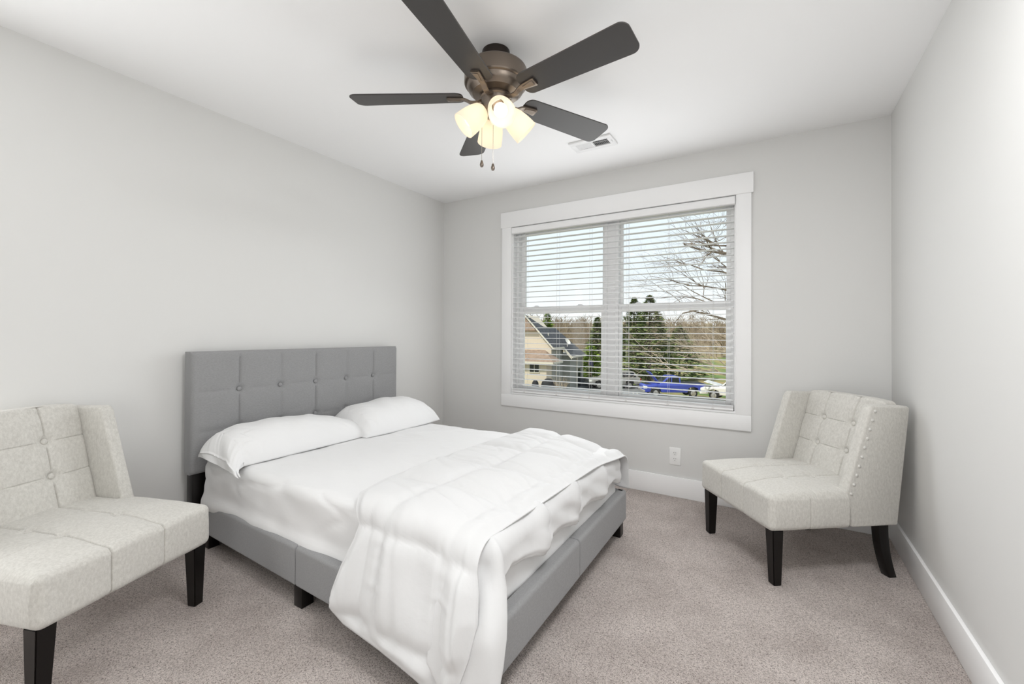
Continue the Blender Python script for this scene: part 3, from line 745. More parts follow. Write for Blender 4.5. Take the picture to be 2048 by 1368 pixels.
# lower layer: skirt that falls over the foot end, round the near corner, and the returning flap
def skirt():
    b = MB()
    xf, yn, yf, rc = 2.005, -2.150, -0.775, 0.060
    path = []            # (x, y, outward normal, kind param)
    for i in range(14): path.append((Vector((1.86 + (xf - rc - 1.86) * i / 13, yn, 0)), Vector((0, -1, 0)), -1 + i / 13))
    for i in range(1, 18):
        a = -pi / 2 + pi / 2 * i / 17; path.append((Vector((xf - rc + rc * cos(a), yn + rc + rc * sin(a), 0)), Vector((cos(a), sin(a), 0)), i / 17))
    NF = 130
    for i in range(1, NF + 1): path.append((Vector((xf, yn + rc + (yf - rc - yn - rc) * i / NF, 0)), Vector((1, 0, 0)), 1 + i / NF))
    for i in range(1, 14):
        a = pi / 2 * i / 13; path.append((Vector((xf - rc + rc * cos(a), yf - rc + rc * sin(a), 0)), Vector((cos(a), sin(a), 0)), 2 + i / 13))
    for i in range(1, 14): path.append((Vector((xf - rc - (xf - rc - 1.66) * i / 13, yf, 0)), Vector((0, 1, 0)), 3 + i / 13))
    def hemz(k, y):
        if k <= 0: return 0.11 - 0.08 * (k + 1)
        if k <= 1: return interp([(0, 0.03), (0.30, 0.03), (0.50, 0.05), (0.62, 0.12), (0.74, 0.25), (0.85, 0.305), (1.0, 0.335)], k)
        if k <= 2:
            h = interp([(-2.10, 0.345), (-2.02, 0.375), (-1.93, 0.360), (-1.80, 0.318), (-1.755, 0.312), (-1.735, 0.350), (-1.64, 0.352), (-1.50, 0.322), (-1.445, 0.312), (-1.42, 0.352), (-1.30, 0.350), (-1.15, 0.322), (-1.09, 0.315), (-1.06, 0.345), (-0.95, 0.350), (-0.87, 0.320), (-0.82, 0.31)], y)
            return h + 0.004 * nz(y * 30, 0.2)
        if k <= 3: return interp([(2, 0.31), (2.5, 0.335), (3, 0.345)], k)
        return 0.345
    # sections: inner on top, over the edge, down
    def sec(idx, e, off):
        p, n, k = path[idx]
        hz = hemz(k, p.y)
        corner = max(0, 1 - abs(k - 0.5) * 2) if 0 <= k <= 1 else 0
        flare = (0.012 + 0.045 * corner) if k < 1 else 0.010
        rad = 0.045
        inner = 0.14
        drop = ZT - rad - hz
        La, Lb = inner, inner + rad * pi / 2; tot = Lb + drop
        a = e * tot
        seam = 1.0
        if a < La: out, z, no, nzz = -rad - (inner - a), ZT, 0, 1
        elif a < Lb:
            q = (a - La) / rad; out, z, no, nzz = -rad + rad * sin(q), ZT - rad + rad * cos(q), sin(q), cos(q)
        else:
            q = a - Lb; out, z, no, nzz = flare * sstep(q / 0.22) * 2.0, ZT - rad - q, 1, 0.05
        if k <= 0: out += 0.014 * sstep((a - Lb) / 0.1) + 0.16 * max(0, a - Lb) - 0.012
        elif k <= 1: out += 0.16 * max(0, a - Lb) * (1 - sstep(k)) - 0.012 * (1 - k)
        hk = sstep((a - La) / 0.10)
        w = 0.010 * nz(p.y * 4 + p.x * 2, a * 5, 2.0) + 0.006 * nz(p.y * 11, a * 4 + p.x, 5.0)
        if 1 <= k <= 2:
            for ys in (-1.745, -1.435, -1.080):
                d = p.y - (ys - 0.55 * (0.42 - z) * 0.3)
                w -= 0.012 * exp(-(d / 0.006) ** 2); w += 0.016 * exp(-((d + 0.05) / 0.05) ** 2)
            w += 0.005 * sin((p.y * 1.0 + z * 1.4) * 34 + 2 * nz(p.y * 3, 1)) * hk * (0.35 + nz(p.y * 3.0, 4.4))
        if k < 1:
            ph = k if k > 0 else 0
            w += 0.016 * hk * sin(ph * 7.0 + 1.2 + a * 2.0)
        rim = sstep((tot - a) / 0.03)
        o_ = 0.004 + w * (0.4 + 0.6 * rim) + 0.010 * rim + off * (0.3 + 0.7 * rim)
        q = p + n * (out + no * o_); q.z = z + nzz * o_ - (0.022 + 0.035 * sstep((p.y + 1.25) / 0.5)) * max(0, 1 - max(0, a - Lb) / 0.10)
        return q
    n1 = len(path) - 1; es = lin(0, 1, 44)
    A = b.grid(lambda i, e: sec(int(i), e, 0.004), list(range(n1 + 1)), es)
    B = b.grid(lambda i, e: sec(int(i), e, -0.012), list(range(n1 + 1)), es, flip=True)
    m_ = len(es) - 1
    ra = [A[i][m_] for i in range(n1 + 1)]; rb = [B[i][m_] for i in range(n1 + 1)]
    for i in range(n1): b.bm.faces.new((ra[i], ra[i + 1], rb[i + 1], rb[i]))
    bmesh.ops.recalc_face_normals(b.bm, faces=b.bm.faces[:])
    return b.build('under_layer', M_comf, cf, angle=180)
skirt()

# ------------------------------------------------------------------ chairs
def make_chair(label, loc, rz):
    ch = empty('accent_chair', (*loc, 0), label, 'chair', rz, 'matching upholstered accent chairs')
    U, ZS, ZB, UW = 0.295, 0.420, 0.252, 0.283
    # seat (local: x across, y from front to back, z up)
    su, sw = (-0.092, 0.092), (0.235, 0.385)
    def seatf(c, n):
        x, y, z = c
        d = 0.0
        if y > 0.40: x *= 1 - 0.19 * sstep((y - 0.40) / 0.02)      # runs back between the wings
        du = min(abs(x - q) for q in su); dw = min(abs(y - q) for q in sw)
        if n.z > 0.3:
            z += 0.022 * max(0, 1 - (x / 0.30) ** 2) ** 0.7 * sstep(y / 0.20)
            d = 0.007 * exp(-(du / 0.0026) ** 2) + 0.005 * exp(-(du / 0.022) ** 2) + (0.0025 * exp(-(dw / 0.0026) ** 2))
            for q in su:
                for w in sw:
                    r2 = (x - q) ** 2 + (y - w) ** 2
                    d = max(d, 0.012 * exp(-r2 / 0.022 ** 2) + 0.004 * exp(-r2 / 0.05 ** 2))
        elif n.y < -0.3:
            d = 0.006 * exp(-(du / 0.0026) ** 2) + 0.002 * exp(-(du / 0.02) ** 2)
        elif abs(n.x) > 0.3:
            d = 0.007 * exp(-((y - 0.20) / 0.0026) ** 2)
            x += (0.006 if n.x > 0 else -0.006) * sin(pi * (z - ZB) / (ZS - ZB))
        w = 0.0025 * nz(x * 9, y * 9, z * 9)
        return Vector((x, y, z)) - n * d + n * w
    b = MB(); b.rbox((-U, 0.0, ZB), (U, 0.585, ZS), 0.026, 0.009, seatf, (su, sw + (0.20,), ())); bmesh.ops.recalc_face_normals(b.bm, faces=b.bm.faces[:])
    seat = b.build('seat', M_chair, ch, world=False, angle=80)
    def button(p, n, parent, s=0.013):
        mt = Matrix.Translation(p) @ Vector(n).to_track_quat('Z', 'Y').to_matrix().to_4x4()
        MB().lathe([(s, -0.004), (s, 0.0), (s * 0.85, 0.0035), (s * 0.45, 0.006), (0, 0.007)], 20, mt).build('button', M_chair, parent, world=False)
    for q in su:
        for w in sw: button((q, w, ZS + 0.022 * (1 - (q / .3) ** 2) ** .7 * sstep(w / .2) - 0.014), (0, 0, 1), seat)
    # backrest
    bz = (0.560, 0.700)
    def wf(z): return mixf(0.528, 0.655, (z - 0.40) / 0.43)
    def wb(z): return interp([(0.252, 0.668), (0.82, 0.722)], z)
    def backf(c, n):
        x, s, z = c
        y = mixf(wf(z), wb(z), s)
        zz = z
        d = 0.0
        if n.y < -0.3:
            du = min(abs(x - q) for q in su); dz = min(abs(z - q) for q in bz)
            d = 0.0075 * exp(-(du / 0.0026) ** 2) + 0.007 * exp(-(du / 0.026) ** 2)
            d = max(d, 0.0045 * exp(-(dz / 0.0026) ** 2) + 0.004 * exp(-(dz / 0.024) ** 2))
            for q in su:
                for w in bz:
                    r2 = (x - q) ** 2 + (z - w) ** 2
                    d = max(d, 0.018 * exp(-r2 / 0.018 ** 2) + 0.010 * exp(-r2 / 0.05 ** 2))
            y += d - 0.014 * max(0, 1 - (x / 0.236) ** 4) * sstep((0.835 - z) / 0.06)
        y += 0.002 * nz(x * 9, z * 9, 4)
        return Vector((x, y, zz + (0.010 * (1 - (x / 0.24) ** 4) if n.z > 0.3 else 0)))
    def backrb():
        b = MB(); R = 0.022
        # rounded box in (x, thickness in metres, z); the thickness axis is remapped between front and back planes
        def fn(c, n):
            s = (c.y) / 0.14
            return backf((c.x, s, c.z), n)
        b.rbox((-0.236, 0.0, 0.30), (0.236, 0.14, 0.832), R, 0.008, fn, (su, (), bz))
        bmesh.ops.recalc_face_normals(b.bm, faces=b.bm.faces[:])
        return b
    back = backrb().build('backrest', M_chair, ch, world=False, angle=80)
    for q in su:
        for w in bz: button((q, wf(w) + 0.006, w), (0, -1, 0.3), back, 0.0125)
    # wings
    poly = [(0.425, 0.252), (0.418, 0.330), (0.391, 0.400), (0.398, 0.425), (0.520, 0.805), (0.536, 0.826), (0.728, 0.820), (0.734, 0.806), (0.668, 0.252)]
    for sd in (-1, 1):
        a0, a1 = (0.231, UW) if sd > 0 else (-UW, -0.231)
        wg = MB().prism(poly, 'x', a0, a1, 0.010, 4).build('wing', M_chair, ch, world=False, angle=50)
        p0, p1 = Vector((0.414, 0.412)), Vector((0.540, 0.800))
        for k in range(10):
            q = p0 + (p1 - p0) * k / 9
            mt = Matrix.Translation((sd * (UW - 0.0005), q.x + 0.006, q.y)) @ Matrix.Rotation(sd * pi / 2, 4, 'Y')
            MB().lathe([(0.0082, 0), (0.0076, 0.0030), (0.0050, 0.0052), (0, 0.0062)], 16, mt).build('nailhead', M_nail, wg, world=False)
    # legs
    for sd in (-1, 1):
        b = MB(); x = sd * (U - 0.036); y = 0.046
        t0, t1 = 0.027, 0.0195
        vs = [b.bm.verts.new((x + sx * tt + (sd * 0.004 if z == 0 else 0), y + sy * tt, z)) for z, tt in ((0, t1), (0.256, t0)) for sx, sy in ((-1, -1), (1, -1), (1, 1), (-1, 1))]
        for q in ((3, 2, 1, 0), (4, 5, 6, 7), (0, 1, 5, 4), (1, 2, 6, 5), (2, 3, 7, 6), (3, 0, 4, 7)): b.bm.faces.new([vs[i] for i in q])
        bmesh.ops.bevel(b.bm, geom=b.bm.edges[:], offset=0.003, segments=2, affect='EDGES')
        b.build('leg', M_dark, ch, world=False)
        out = []
        for i in range(9):
            t = i / 8; z = 0.258 * (1 - t); out.append((0.598 + 0.050 * t ** 2.0, z, 0.026 - 0.006 * t))
        poly2 = [(y - h, z) for y, z, h in out] + [(y + h, z) for y, z, h in reversed(out)]
        xx = sd * (U - 0.040)
        MB().prism(poly2, 'x', xx - 0.0215, xx + 0.0215, 0.003, 2).build('leg', M_dark, ch, world=False)
    return ch
make_chair('greige tufted accent chair in the far right corner, right of the window', (2.580, -0.718), -0.913)
make_chair('greige tufted accent chair by the left wall beside the headboard', (0.800, -2.618), 1.916)

# ------------------------------------------------------------------ outdoors (metres: R to the right, F away from the window side)
FH = Vector((sin(YAW), cos(YAW), 0)); RH = Vector((cos(YAW), -sin(YAW), 0)); C0 = Vector((CAM_POS.x, CAM_POS.y, 0))
def OUT_(R, F, z=0.0): return C0 + RH * R + FH * F + Vector((0, 0, z))
GZ = -4.05
MO = Matrix((RH, FH, Vector((0, 0, 1)))).transposed().to_4x4(); MO.translation = C0     # outdoor frame -> world
b = MB()
def ground(u, v):
    R, F = mixf(-60, 90, u), mixf(8, 130, v)
    return OUT_(R, F, GZ + 0.0 + 0.10 * nz(R * 0.1, F * 0.1) + 3.0 * sstep((F - 60) / 70))
b.grid(ground, lin(0, 1, 60), lin(0, 1, 60))
struct(b.build('lawn', M_lawn))
b = MB(); b.grid(lambda u, v: OUT_(mixf(5.5, 13.2, u) + 0.5 * nz(v * 4, 1), mixf(30, 52, v), GZ + 0.14 + 0.0), lin(0, 1, 10), lin(0, 1, 20))
struct(b.build('driveway', M_asphalt))
# wooded hillside
b = MB()
def hill(u, v):
    R, F = mixf(-70, 120, u), mixf(78, 150, v)
    z = GZ + 1.0 + sstep(v) * 7.5 + 2.0 * nz(R * 0.06, F * 0.06) + 1.4 * nz(R * 0.35, F * 0.3, 2)
    return OUT_(R, F, z)
b.grid(hill, lin(0, 1, 160), lin(0, 1, 30))
struct(b.build('hills', M_hill))
# bare woods on the hillside: far too many trunks and twigs to count
b = MB(); rnd = random.Random(3)
for i in range(900):
    R = rnd.uniform(-4, 62); F = rnd.uniform(82, 128); v = (F - 78) / 72
    z0 = GZ + 1.0 + sstep(v) * 7.5 - 0.5; h = rnd.uniform(3.0, 5.5)
    c = OUT_(R, F, z0)
    b.tube([c, c + Vector((rnd.uniform(-.4, .4), 0, h * 0.5)), c + Vector((rnd.uniform(-.6, .6), 0, h))], [0.14, 0.09, 0.02], 4)
    for k in range(7):
        zz = h * rnd.uniform(0.3, 0.9); a = rnd.uniform(0, 2 * pi); ln = rnd.uniform(0.7, 1.6)
        p = c + Vector((0, 0, zz)); b.tube([p, p + Vector((cos(a) * ln, sin(a) * ln, ln * 1.1))], [0.07, 0.012], 3)
tag(b.build('bare_woods', M_woods, smooth=False), 'brown leafless woods covering the distant hillside', 'woods', kind='stuff')

# ---- house
AL = radians(25); HR, HF = 1.07, 38.0
MH_ = MO @ Matrix.Translation((HR, HF, 0)) @ Matrix.Rotation(-AL, 4, 'Z')     # local x right of ridge, y along ridge
house = empty('house', OUT_(HR, HF, GZ), 'cream house with dark steep roof, left of the pines outside', 'house')
SL = 1.08; ZA = 2.97
def slope(poly, th=0.12, sgn=1):
    b = bmesh.new()
    A = [b.verts.new((sgn * x, y, ZA - SL * x)) for x, y in poly]; B = [b.verts.new((sgn * x, y, ZA - SL * x - th)) for x, y in poly]
    b.faces.new(A); b.faces.new(B[::-1])
    for i in range(len(poly)): b.faces.new((A[i], B[i], B[(i + 1) % len(poly)], A[(i + 1) % len(poly)]))
    bmesh.ops.recalc_face_normals(b, faces=b.faces[:]); return b
right_poly = [(0, 0), (1.018, 2.10), (1.109, 5.15), (3.5, 7.5), (3.5, 2.84), (2.715, 2.84), (2.715, 0)]
m_ = MB(); m_._add(slope(right_poly), MH_); m_._add(slope([(0, 0), (1.0, 2.1), (1.1, 5.2), (3.5, 7.5), (6.0, 7.5), (6.0, 0)], sgn=-1), MH_)
rf = m_.build('roof', M_roof, house, smooth=False)
MB().prism([(0.0, ZA), (0.0, ZA - 0.17), (2.715, ZA - SL * 2.715 - 0.17), (2.715, ZA - SL * 2.715)], 'y', -0.05, 0.0, mtx=MH_).build('rake_board', M_htrim, house, smooth=False)
MB().prism([(2.60, ZA - SL * 2.6), (2.60, ZA - SL * 2.6 - 0.30), (3.5, ZA - SL * 3.5 - 0.30), (3.5, ZA - SL * 3.5)], 'y', 2.79, 2.84, mtx=MH_).build('rake_board', M_htrim, house, smooth=False)
for bx_ in ((2.70, 2.80, 0, 2.84, ZA - SL * 2.715 - 0.16, ZA - SL * 2.715), (3.49, 3.6, 2.84, 7.5, ZA - SL * 3.5 - 0.16, ZA - SL * 3.5)):
    MB().box(*bx_, mtx=MH_).build('gutter', M_htrim, house, smooth=False)
m_ = MB()
m_.prism([(-5.6, GZ), (2.45, GZ), (2.45, ZA - SL * 2.45 - 0.12), (0, ZA - 0.12), (-2.9, ZA - SL * 2.9 - 0.12), (-5.6, ZA - SL * 5.6 - 0.1)], 'y', 0.25, 3.3, mtx=MH_)
m_.build('front_wall', M_siding, house, smooth=False)
m_ = MB(); m_.box(-5, 3.2, 3.25, 7.3, GZ, ZA - SL * 3.2 - 0.12, mtx=MH_); m_.box(2.455, 2.50, 0.3, 3.3, GZ, 0.15, mtx=MH_)
m_.build('side_wall', M_siding_shade, house, smooth=False)
b = bmesh.new(); V = [b.verts.new(p) for p in ((-1.15, -0.14, 1.50), (1.15, -0.14, 1.50), (0.0, 0.10, 2.66), (-1.15, 0.24, 1.44), (1.15, 0.24, 1.44), (0.0, 0.24, 2.66))]
for q in ((0, 1, 2), (0, 3, 4, 1), (1, 4, 5, 2), (0, 2, 5, 3)): b.faces.new([V[i] for i in q])
m_ = MB(); m_._add(b, MH_); m_.build('gable_pent_roof', M_roof2, house, smooth=False)
# bump-out with hipped brown roof
m_ = MB(); m_.box(-5.6, 2.48, -1.0, 0.3, GZ, -1.20, mtx=MH_); m_.build('bay_wall', M_siding, house, smooth=False)
b = bmesh.new()
P = [(-5.9, -1.45, -1.15), (3.25, -1.45, -1.15), (3.25, 0.9, -1.15), (1.85, 0.27, -0.18), (-5.9, 0.27, -0.18)]
V = [b.verts.new(p) for p in P]; b.faces.new((V[0], V[1], V[3], V[4])); b.faces.new((V[1], V[2], V[3]))
m_ = MB(); m_._add(b, MH_); m_.box(-5.9, 3.25, -1.45, 0.27, -1.24, -1.16, mtx=MH_); m_.build('bay_roof', M_roof2, house, smooth=False)
m_ = MB(); m_.box(-5.9, 3.30, -1.52, -1.44, -1.28, -1.12, mtx=MH_); m_.box(3.22, 3.30, -1.52, 0.9, -1.28, -1.12, mtx=MH_); m_.build('gutter', M_htrim, house, smooth=False)
hw = MB(); wx0, wx1, wz0, wz1 = 0.98, 1.82, -2.02, -1.34
hw.box(wx0 - .05, wx1 + .05, -1.05, -1.0, wz0 - .07, wz0, mtx=MH_); hw.box(wx0 - .05, wx1 + .05, -1.05, -1.0, wz1, wz1 + .05, mtx=MH_); hw.box(wx0 - .06, wx0, -1.05, -1.0, wz0, wz1, mtx=MH_); hw.box(wx1, wx1 + .06, -1.05, -1.0, wz0, wz1, mtx=MH_); hw.box((wx0 + wx1) / 2 - .025, (wx0 + wx1) / 2 + .025, -1.05, -1.0, wz0, wz1, mtx=MH_)
hwo = hw.build('window_frame', M_htrim, house, smooth=False)
MB().box(wx0, wx1, -1.02, -0.995, wz0, wz1, mtx=MH_).build('window_pane', M_hglass, hwo, smooth=False)
MB().box(3.19, 3.26, 5.7, 6.5, GZ, -2.1, mtx=MH_).build('door', M_hglass, house, smooth=False)
for bx_ in ((3.2, 3.34, 5.15, 5.3, GZ, -1.0), (3.2, 3.3, 7.2, 7.32, GZ, -1.0)):
    MB().box(*bx_, mtx=MH_).build('corner_board', M_htrim, house, smooth=False)
m_ = MB(); m_.box(2.51, 2.60, 1.25, 1.33, GZ, -0.3, mtx=MH_); m_.build('downspout', M_htrim, house, smooth=False)
m_ = MB(); m_.tube([MH_ @ Vector((1.75, 1.4, 0.9)), MH_ @ Vector((1.75, 1.4, 1.32))], 0.05, 8); m_.build('vent_pipe', M_htrim, house)
# satellite dish standing on the roof
dq = MH_ @ Vector((2.72, 3.9, ZA - SL * 2.72))
dish = empty('satellite_dish', dq, 'pale satellite dish mounted on the dark roof edge', 'satellite dish')
mt = Matrix.Translation(dq + Vector((0, 0, 0.45))) @ Matrix.Scale(0.78, 4) @ Vector((0.80, -0.12, 0.55)).to_track_quat('Z', 'Y').to_matrix().to_4x4()
MB().lathe([(0, 0), (0.18, 0.02), (0.33, 0.07), (0.42, 0.12), (0.43, 0.11), (0.33, 0.05), (0, -0.02)], 24, mt).build('reflector', M_dish, dish)
MB().tube([dq, dq + Vector((0, 0, 0.5))], 0.035, 6).build('mast', M_dish, dish)
# covered grills and bush in front of the house
def covered(F, R, h, w, label):
    g = empty('covered_grill', OUT_(R, F, GZ), label, 'grill', 0, 'black covered grills by the house')
    b = MB(); b.lathe([(w, 0), (w * 0.95, h * 0.7), (w * 0.85, h * 0.85), (w * 0.4, h), (0, h * 1.02)], 12, Matrix.Translation(OUT_(R, F, GZ))); b.build('cover', M_black, g)
    b = MB(); b.box(-w * 0.9, w * 0.9, -w * 0.5, w * 0.5, 0.0, 0.2, 0.02, 2, MO @ Matrix.Translation((R, F, GZ))); b.build('base', M_black, g)
covered(35.2, 1.92, 1.50, 0.30, 'small black covered grill left of the dark bin, by the house')
covered(35.0, 2.98, 1.62, 0.62, 'large black covered grill beside the bare bush')
def tree_branches(b, p, d, ln, rad, depth, rnd, up=0.15, bend=0.35, kids=(2, 4), bias=None):
    pts = [p.copy()]; rr = [rad]; n = 5; q = p.copy(); dd = d.normalized()
    for i in range(n):
        dd = (dd + Vector((rnd.uniform(-bend, bend), rnd.uniform(-bend, bend), rnd.uniform(-bend, bend) + up)) * 0.45).normalized()
        if bias: dd = (dd + bias * 0.10).normalized()
        q = q + dd * ln / n; pts.append(q.copy()); rr.append(rad * (1 - 0.62 * (i + 1) / n))
    b.tube(pts, rr, 5 if depth > 1 else 3)
    if depth <= 0: return
    for k in range(rnd.randint(*kids)):
        i = rnd.randint(1, n); base_ = pts[i]; t = (pts[i] - pts[i - 1]).normalized()
        side = Vector((rnd.uniform(-1, 1), rnd.uniform(-1, 1), rnd.uniform(-0.6, 1))).normalized()
        tree_branches(b, base_, (t * 0.8 + side * 0.75), ln * rnd.uniform(0.5, 0.75), rr[i] * 0.7, depth - 1, rnd, up, bend, kids, bias)
bush = empty('bare_bush', OUT_(3.9, 34.6, GZ), 'tan leafless bush in front of the shaded house wall', 'bush')
b = MB(); rnd = random.Random(5)
for i in range(16):
    a = rnd.uniform(0, 2 * pi); tree_branches(b, OUT_(3.9 + 0.2 * cos(a), 34.6 + 0.2 * sin(a), GZ), Vector((0.32 * cos(a), 0.32 * sin(a), 1)), 1.25, 0.045, 2, rnd, 0.3, 0.3, (2, 3))
b.build('stems', M_bark2, bush)
struct(MB().box(6.4, 9.1, 42.66, 42.80, GZ, GZ + 0.95, mtx=MO).build('wall_garden', M_stone, smooth=False))

# ---- evergreens
def evergreen(R, F, h, w, label, m, seed, n=2600, z0=0.06, group='evergreens outside the window', leafy=False):
    t = empty('evergreen_tree' if not leafy else 'green_shrub', OUT_(R, F, GZ), label, 'tree' if not leafy else 'shrub', 0, group)
    rnd = random.Random(seed); b = MB()
    for i in range(n):
        u = rnd.random() ** 0.75; z = h * (z0 + (1 - z0) * u)
        a = rnd.uniform(0, 2 * pi)
        lobes = 1 + 0.22 * sin(a * 5 + 7 * u + seed) + 0.18 * sin(z * 5.2 + seed)
        rmax = w * (1 - u) ** (0.75 if not leafy else 0.4) * lobes + 0.05
        rr = rmax * rnd.uniform(0.45, 1.0)
        c = OUT_(R + rr * cos(a), F + rr * sin(a), GZ + z - 0.14 * rr)
        outd = (RH * cos(a) + FH * sin(a)); s = rnd.uniform(0.16, 0.42) * ((0.45 + 0.75 * (1 - u)) if not leafy else 0.6)
        tip = c + outd * s * 1.5 + Vector((0, 0, rnd.uniform(-0.25, 0.45) * s))
        sd = outd.cross(Vector((0, 0, 1))) * s * rnd.uniform(0.35, 0.7) + Vector((0, 0, rnd.uniform(-0.3, 0.3) * s))
        v = [b.bm.verts.new(c - sd), b.bm.verts.new(tip), b.bm.verts.new(c + sd), b.bm.verts.new(c - outd * s * 0.4 + Vector((0, 0, 0.2 * s)))]
        b.bm.faces.new((v[0], v[1], v[2])); b.bm.faces.new((v[0], v[2], v[3]))
    b.build('foliage', m, t, smooth=False)
    c = OUT_(R, F, GZ); MB().tube([c, c + Vector((0, 0, h * 0.5)), c + Vector((0, 0, h * 0.93))], [0.22 * h / 9, 0.14 * h / 9, 0.03], 7).build('trunk', M_bark, t)
evergreen(14.7, 52, 9.75, 2.7, 'tall evergreen with a low left crown behind the blue pickup hood', M_pine, 1, 3800)
evergreen(14.35, 45, 9.35, 3.3, 'tallest evergreen, its top rising behind the right window pane', M_pine, 2, 4600)
evergreen(20.0, 51.5, 6.3, 3.0, 'low dark evergreen right of the tallest one', M_pine, 3, 2600)
evergreen(9.75, 49.3, 7.2, 1.8, 'narrow evergreen seen right of the house through the left pane', M_pine, 4, 2400)
evergreen(8.25, 44.9, 4.0, 1.2, 'bright green shrub growing beside the house end', M_shrub, 6, 1500, group=None, leafy=True)
evergreen(5.9, 72, 9.0, 1.3, 'olive round-topped tree far above the house roof', M_shrub, 8, 900, z0=0.55, group=None)
# flag
fl = empty('flag', OUT_(7.62, 42.5, GZ), 'dark blue flag hanging before the bright green shrub', 'flag')
MB().tube([OUT_(7.55, 42.5, GZ), OUT_(7.55, 42.5, -1.25)], 0.02, 6).build('pole', M_bark2, fl)
b = MB(); b.grid(lambda u, v: OUT_(7.55 + 0.5 * u, 42.5 + 0.08 * sin(u * 7 + v * 2), -1.3 - 0.55 * v - 0.25 * u * u), lin(0, 1, 12), lin(0, 1, 8)); b.build('cloth', M_flag, fl)

# ---- bare trees
def bare_tree(R, F, label, seed, limbs, m, trunk_h=9.0, tr=0.24):
    t = empty('bare_tree', OUT_(R, F, GZ), label, 'tree', 0, 'leafless trees outside')
    c = OUT_(R, F, GZ); rnd = random.Random(seed)
    MB().tube([c, c + Vector((0.05, 0, trunk_h * 0.4)), c + Vector((-0.1, 0.05, trunk_h * 0.75)), c + Vector((0.1, 0, trunk_h))], [tr * 1.3, tr, tr * 0.8, tr * 0.4], 10).build('trunk', m, t)
    for (h, dr, df, dz, ln, rad, up, dep) in limbs:
        b = MB(); tree_branches(b, c + Vector((0, 0, h)), RH * dr + FH * df + Vector((0, 0, dz)), ln, rad, dep, rnd, up, 0.5, (3, 4), (RH * dr + FH * df).normalized() * 0.6)
        b.build('branch', m, t)
bare_tree(11.6, 19.5, 'leafless tree reaching bare branches in from the right window edge', 11, [
    (5.4, -1, 0.1, 0.10, 3.8, 0.07, 0.02, 4), (6.3, -1, -0.2, 0.12, 4.0, 0.075, 0.00, 4), (6.9, -1, 0.2, 0.05, 3.6, 0.06, 0.05, 4), (7.7, -1, 0.0, 0.10, 3.6, 0.06, 0.0, 4),
    (8.6, -1, -0.1, 0.08, 4.2, 0.085, 0.00, 4), (9.1, -1, 0.2, 0.15, 3.6, 0.06, 0.03, 4), (9.9, -1, 0.0, 0.35, 3.3, 0.06, 0.04, 4), (10.7, -1, -0.1, 0.4, 3.0, 0.05, 0.05, 4)], M_bark, 12.5, 0.22)
bare_tree(17.6, 33.0, 'pale leafless tree with low spreading limbs behind the pickups', 23, [
    (1.9, -1, 0.35, 0.02, 6.5, 0.10, 0.00, 4), (2.6, -1, 0.2, 0.14, 5.2, 0.08, 0.02, 4), (3.6, -1, 0.1, 0.25, 4.6, 0.07, 0.0, 4), (4.6, -1, 0.2, 0.35, 4.0, 0.06, 0.02, 4), (3.0, -0.6, 0.5, 0.6, 3.6, 0.06, 0.1, 4)], M_bark2, 6.5, 0.18)

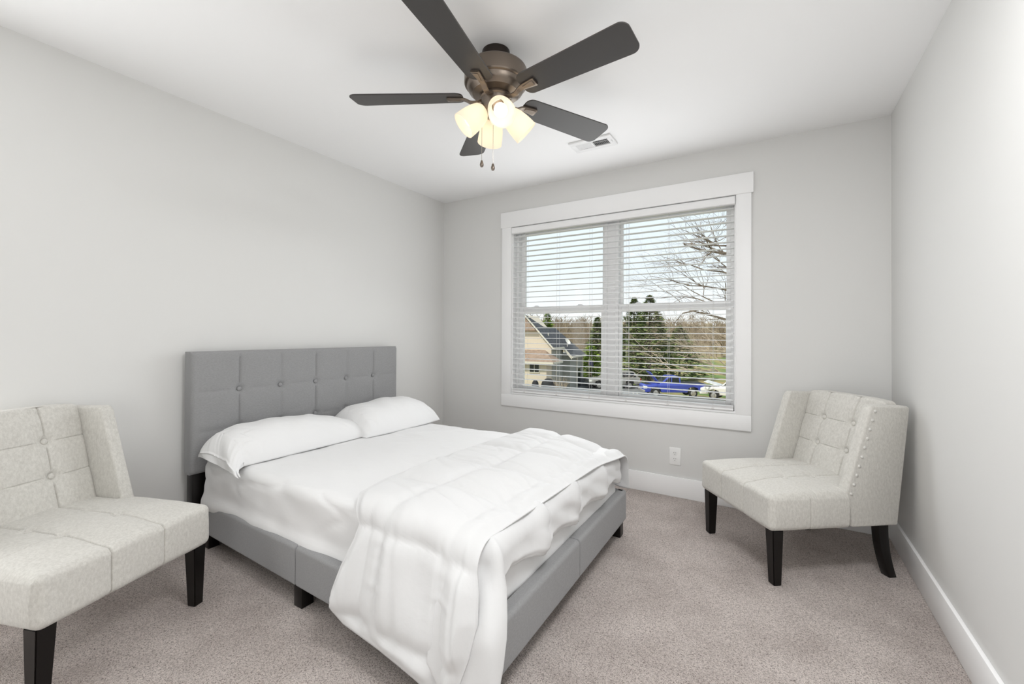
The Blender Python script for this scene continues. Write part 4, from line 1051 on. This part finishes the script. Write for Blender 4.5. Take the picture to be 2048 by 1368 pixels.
# ---- vehicles (local x: nose to tail, y: width, z up)
def wheel(mtx, parent, r=0.37):
    w = MB().lathe([(r * 0.62, -0.11), (r * 0.92, -0.11), (r, -0.07), (r, 0.07), (r * 0.92, 0.11), (r * 0.62, 0.11)], 24, mtx).build('wheel', M_tyre, parent)
    b = MB(); b.lathe([(0, -0.10), (r * 0.25, -0.10), (r * 0.3, -0.06), (r * 0.62, -0.04), (r * 0.64, -0.10)], 24, mtx)
    for k in range(5): b.box(-0.03, 0.03, 0.03, r * 0.62, -0.10, -0.05, 0.005, 1, mtx @ Matrix.Rotation(2 * pi * k / 5, 4, 'Z'))
    b.build('rim', M_rim, w)
def pickup(name, label, R, F, rz, paint, sc=1.0, hood=True, cat='truck', bed_=True, suv=False, zs=1.0, hoodang=48):
    t = empty(name, OUT_(R, F, GZ + 0.12), label, cat)
    mt = MO @ Matrix.Translation((R, F, GZ + 0.12)) @ Matrix.Rotation(rz, 4, 'Z') @ Matrix.Diagonal((sc, sc, sc * zs, 1))
    hw = 0.93
    lower = [(0.02, 0.55), (0.05, 0.95), (0.25, 1.03), (1.45, 1.10), (1.5, 1.16), (5.25, 1.16), (5.38, 1.10), (5.40, 0.62), (5.30, 0.50), (4.72, 0.48), (4.62, 0.80), (4.22, 0.90), (3.84, 0.78), (3.74, 0.42), (1.52, 0.42), (1.42, 0.76), (1.04, 0.88), (0.66, 0.76), (0.56, 0.45), (0.1, 0.42)]
    MB().prism(lower, 'y', -hw, hw, 0.03, 2, mt).build('body', paint, t)
    if suv: cab = [(1.35, 1.10), (2.15, 1.72), (2.5, 1.78), (4.7, 1.76), (5.25, 1.15)]
    else: cab = [(1.45, 1.10), (2.12, 1.68), (2.28, 1.75), (3.05, 1.74), (3.18, 1.62), (3.22, 1.10)]
    MB().prism(cab, 'y', -0.80, 0.80, 0.03, 2, mt).build('cab', paint, t)
    b = MB()
    panes = [[(1.72, 1.19), (2.18, 1.60), (2.36, 1.64), (2.36, 1.19)], [(2.46, 1.19), (2.46, 1.64), (3.02, 1.63), (3.08, 1.19)]]
    if suv: panes += [[(3.2, 1.19), (3.2, 1.66), (4.2, 1.66), (4.2, 1.19)], [(4.3, 1.19), (4.3, 1.66), (4.65, 1.64), (4.95, 1.19)]]
    for p in panes: b.prism(p, 'y', -0.815, 0.815, 0, 1, mt)
    b.prism([(1.50, 1.18), (2.08, 1.66), (2.12, 1.64), (1.54, 1.14)], 'y', -0.68, 0.68, 0, 1, mt)
    b.build('window_glass', M_hglass, t, smooth=False)
    for x in (1.04, 4.22):
        for y in (-0.84, 0.84):
            wheel(mt @ Matrix.Translation((x, y, 0.37)) @ Matrix.Rotation(pi / 2 if y < 0 else -pi / 2, 4, 'X') @ Matrix.Rotation(pi, 4, 'X'), t)
    if hood:
        mh = mt @ Matrix.Translation((1.42, 0, 1.12)) @ Matrix.Rotation(radians(hoodang), 4, 'Y')
        MB().box(-1.25, 0.0, -0.72, 0.72, 0.0, 0.06, 0.02, 2, mh).build('open_hood', paint, t)
        MB().box(0.25, 1.35, -0.70, 0.70, 1.0, 1.06, mtx=mt).build('engine_bay', M_black, t, smooth=False)
    if bed_: MB().box(3.30, 5.20, -0.78, 0.78, 1.10, 1.185, mtx=mt).build('cargo_bed', M_black, t, smooth=False)
    b = MB(); b.box(-0.06, 0.12, -0.95, 0.95, 0.42, 0.62, 0.03, 2, mt); b.build('bumper', M_silver if paint is not M_white else M_white, t)
    b = MB(); b.box(0.0, 0.30, -0.945, -0.62, 0.72, 0.93, 0.02, 2, mt); b.build('headlamp', M_headlamp, t)
    b = MB(); b.box(5.30, 5.41, -0.945, -0.80, 0.72, 1.08, 0.01, 1, mt); b.build('tail_lamp', M_tail, t)
pickup('pickup_truck', 'blue pickup truck with open hood parked on the lawn', 10.85, 36.2, radians(-3), M_blue, 0.94, zs=1.05)
pickup('pickup_truck', 'white pickup truck behind the blue one, at the right window edge', 15.7, 35.4, radians(-38), M_white, 0.95, hoodang=14)
def suv_car():
    pickup('parked_car', 'silver sport utility car half hidden by the window mullion', 7.2, 41.3, radians(4), M_silver, 0.92, hood=False, cat='car', bed_=False, suv=True)
suv_car()
for R in (9.78, 10.10):
    tag(MB().box(R - 0.035, R + 0.035, 34.7, 34.77, GZ, GZ + 0.62, mtx=MO).build('stake', M_htrim, smooth=False), 'left white stake in the grass before the blue pickup' if R < 10 else 'right white stake in the grass before the blue pickup', 'stake', 'white stakes in the lawn')
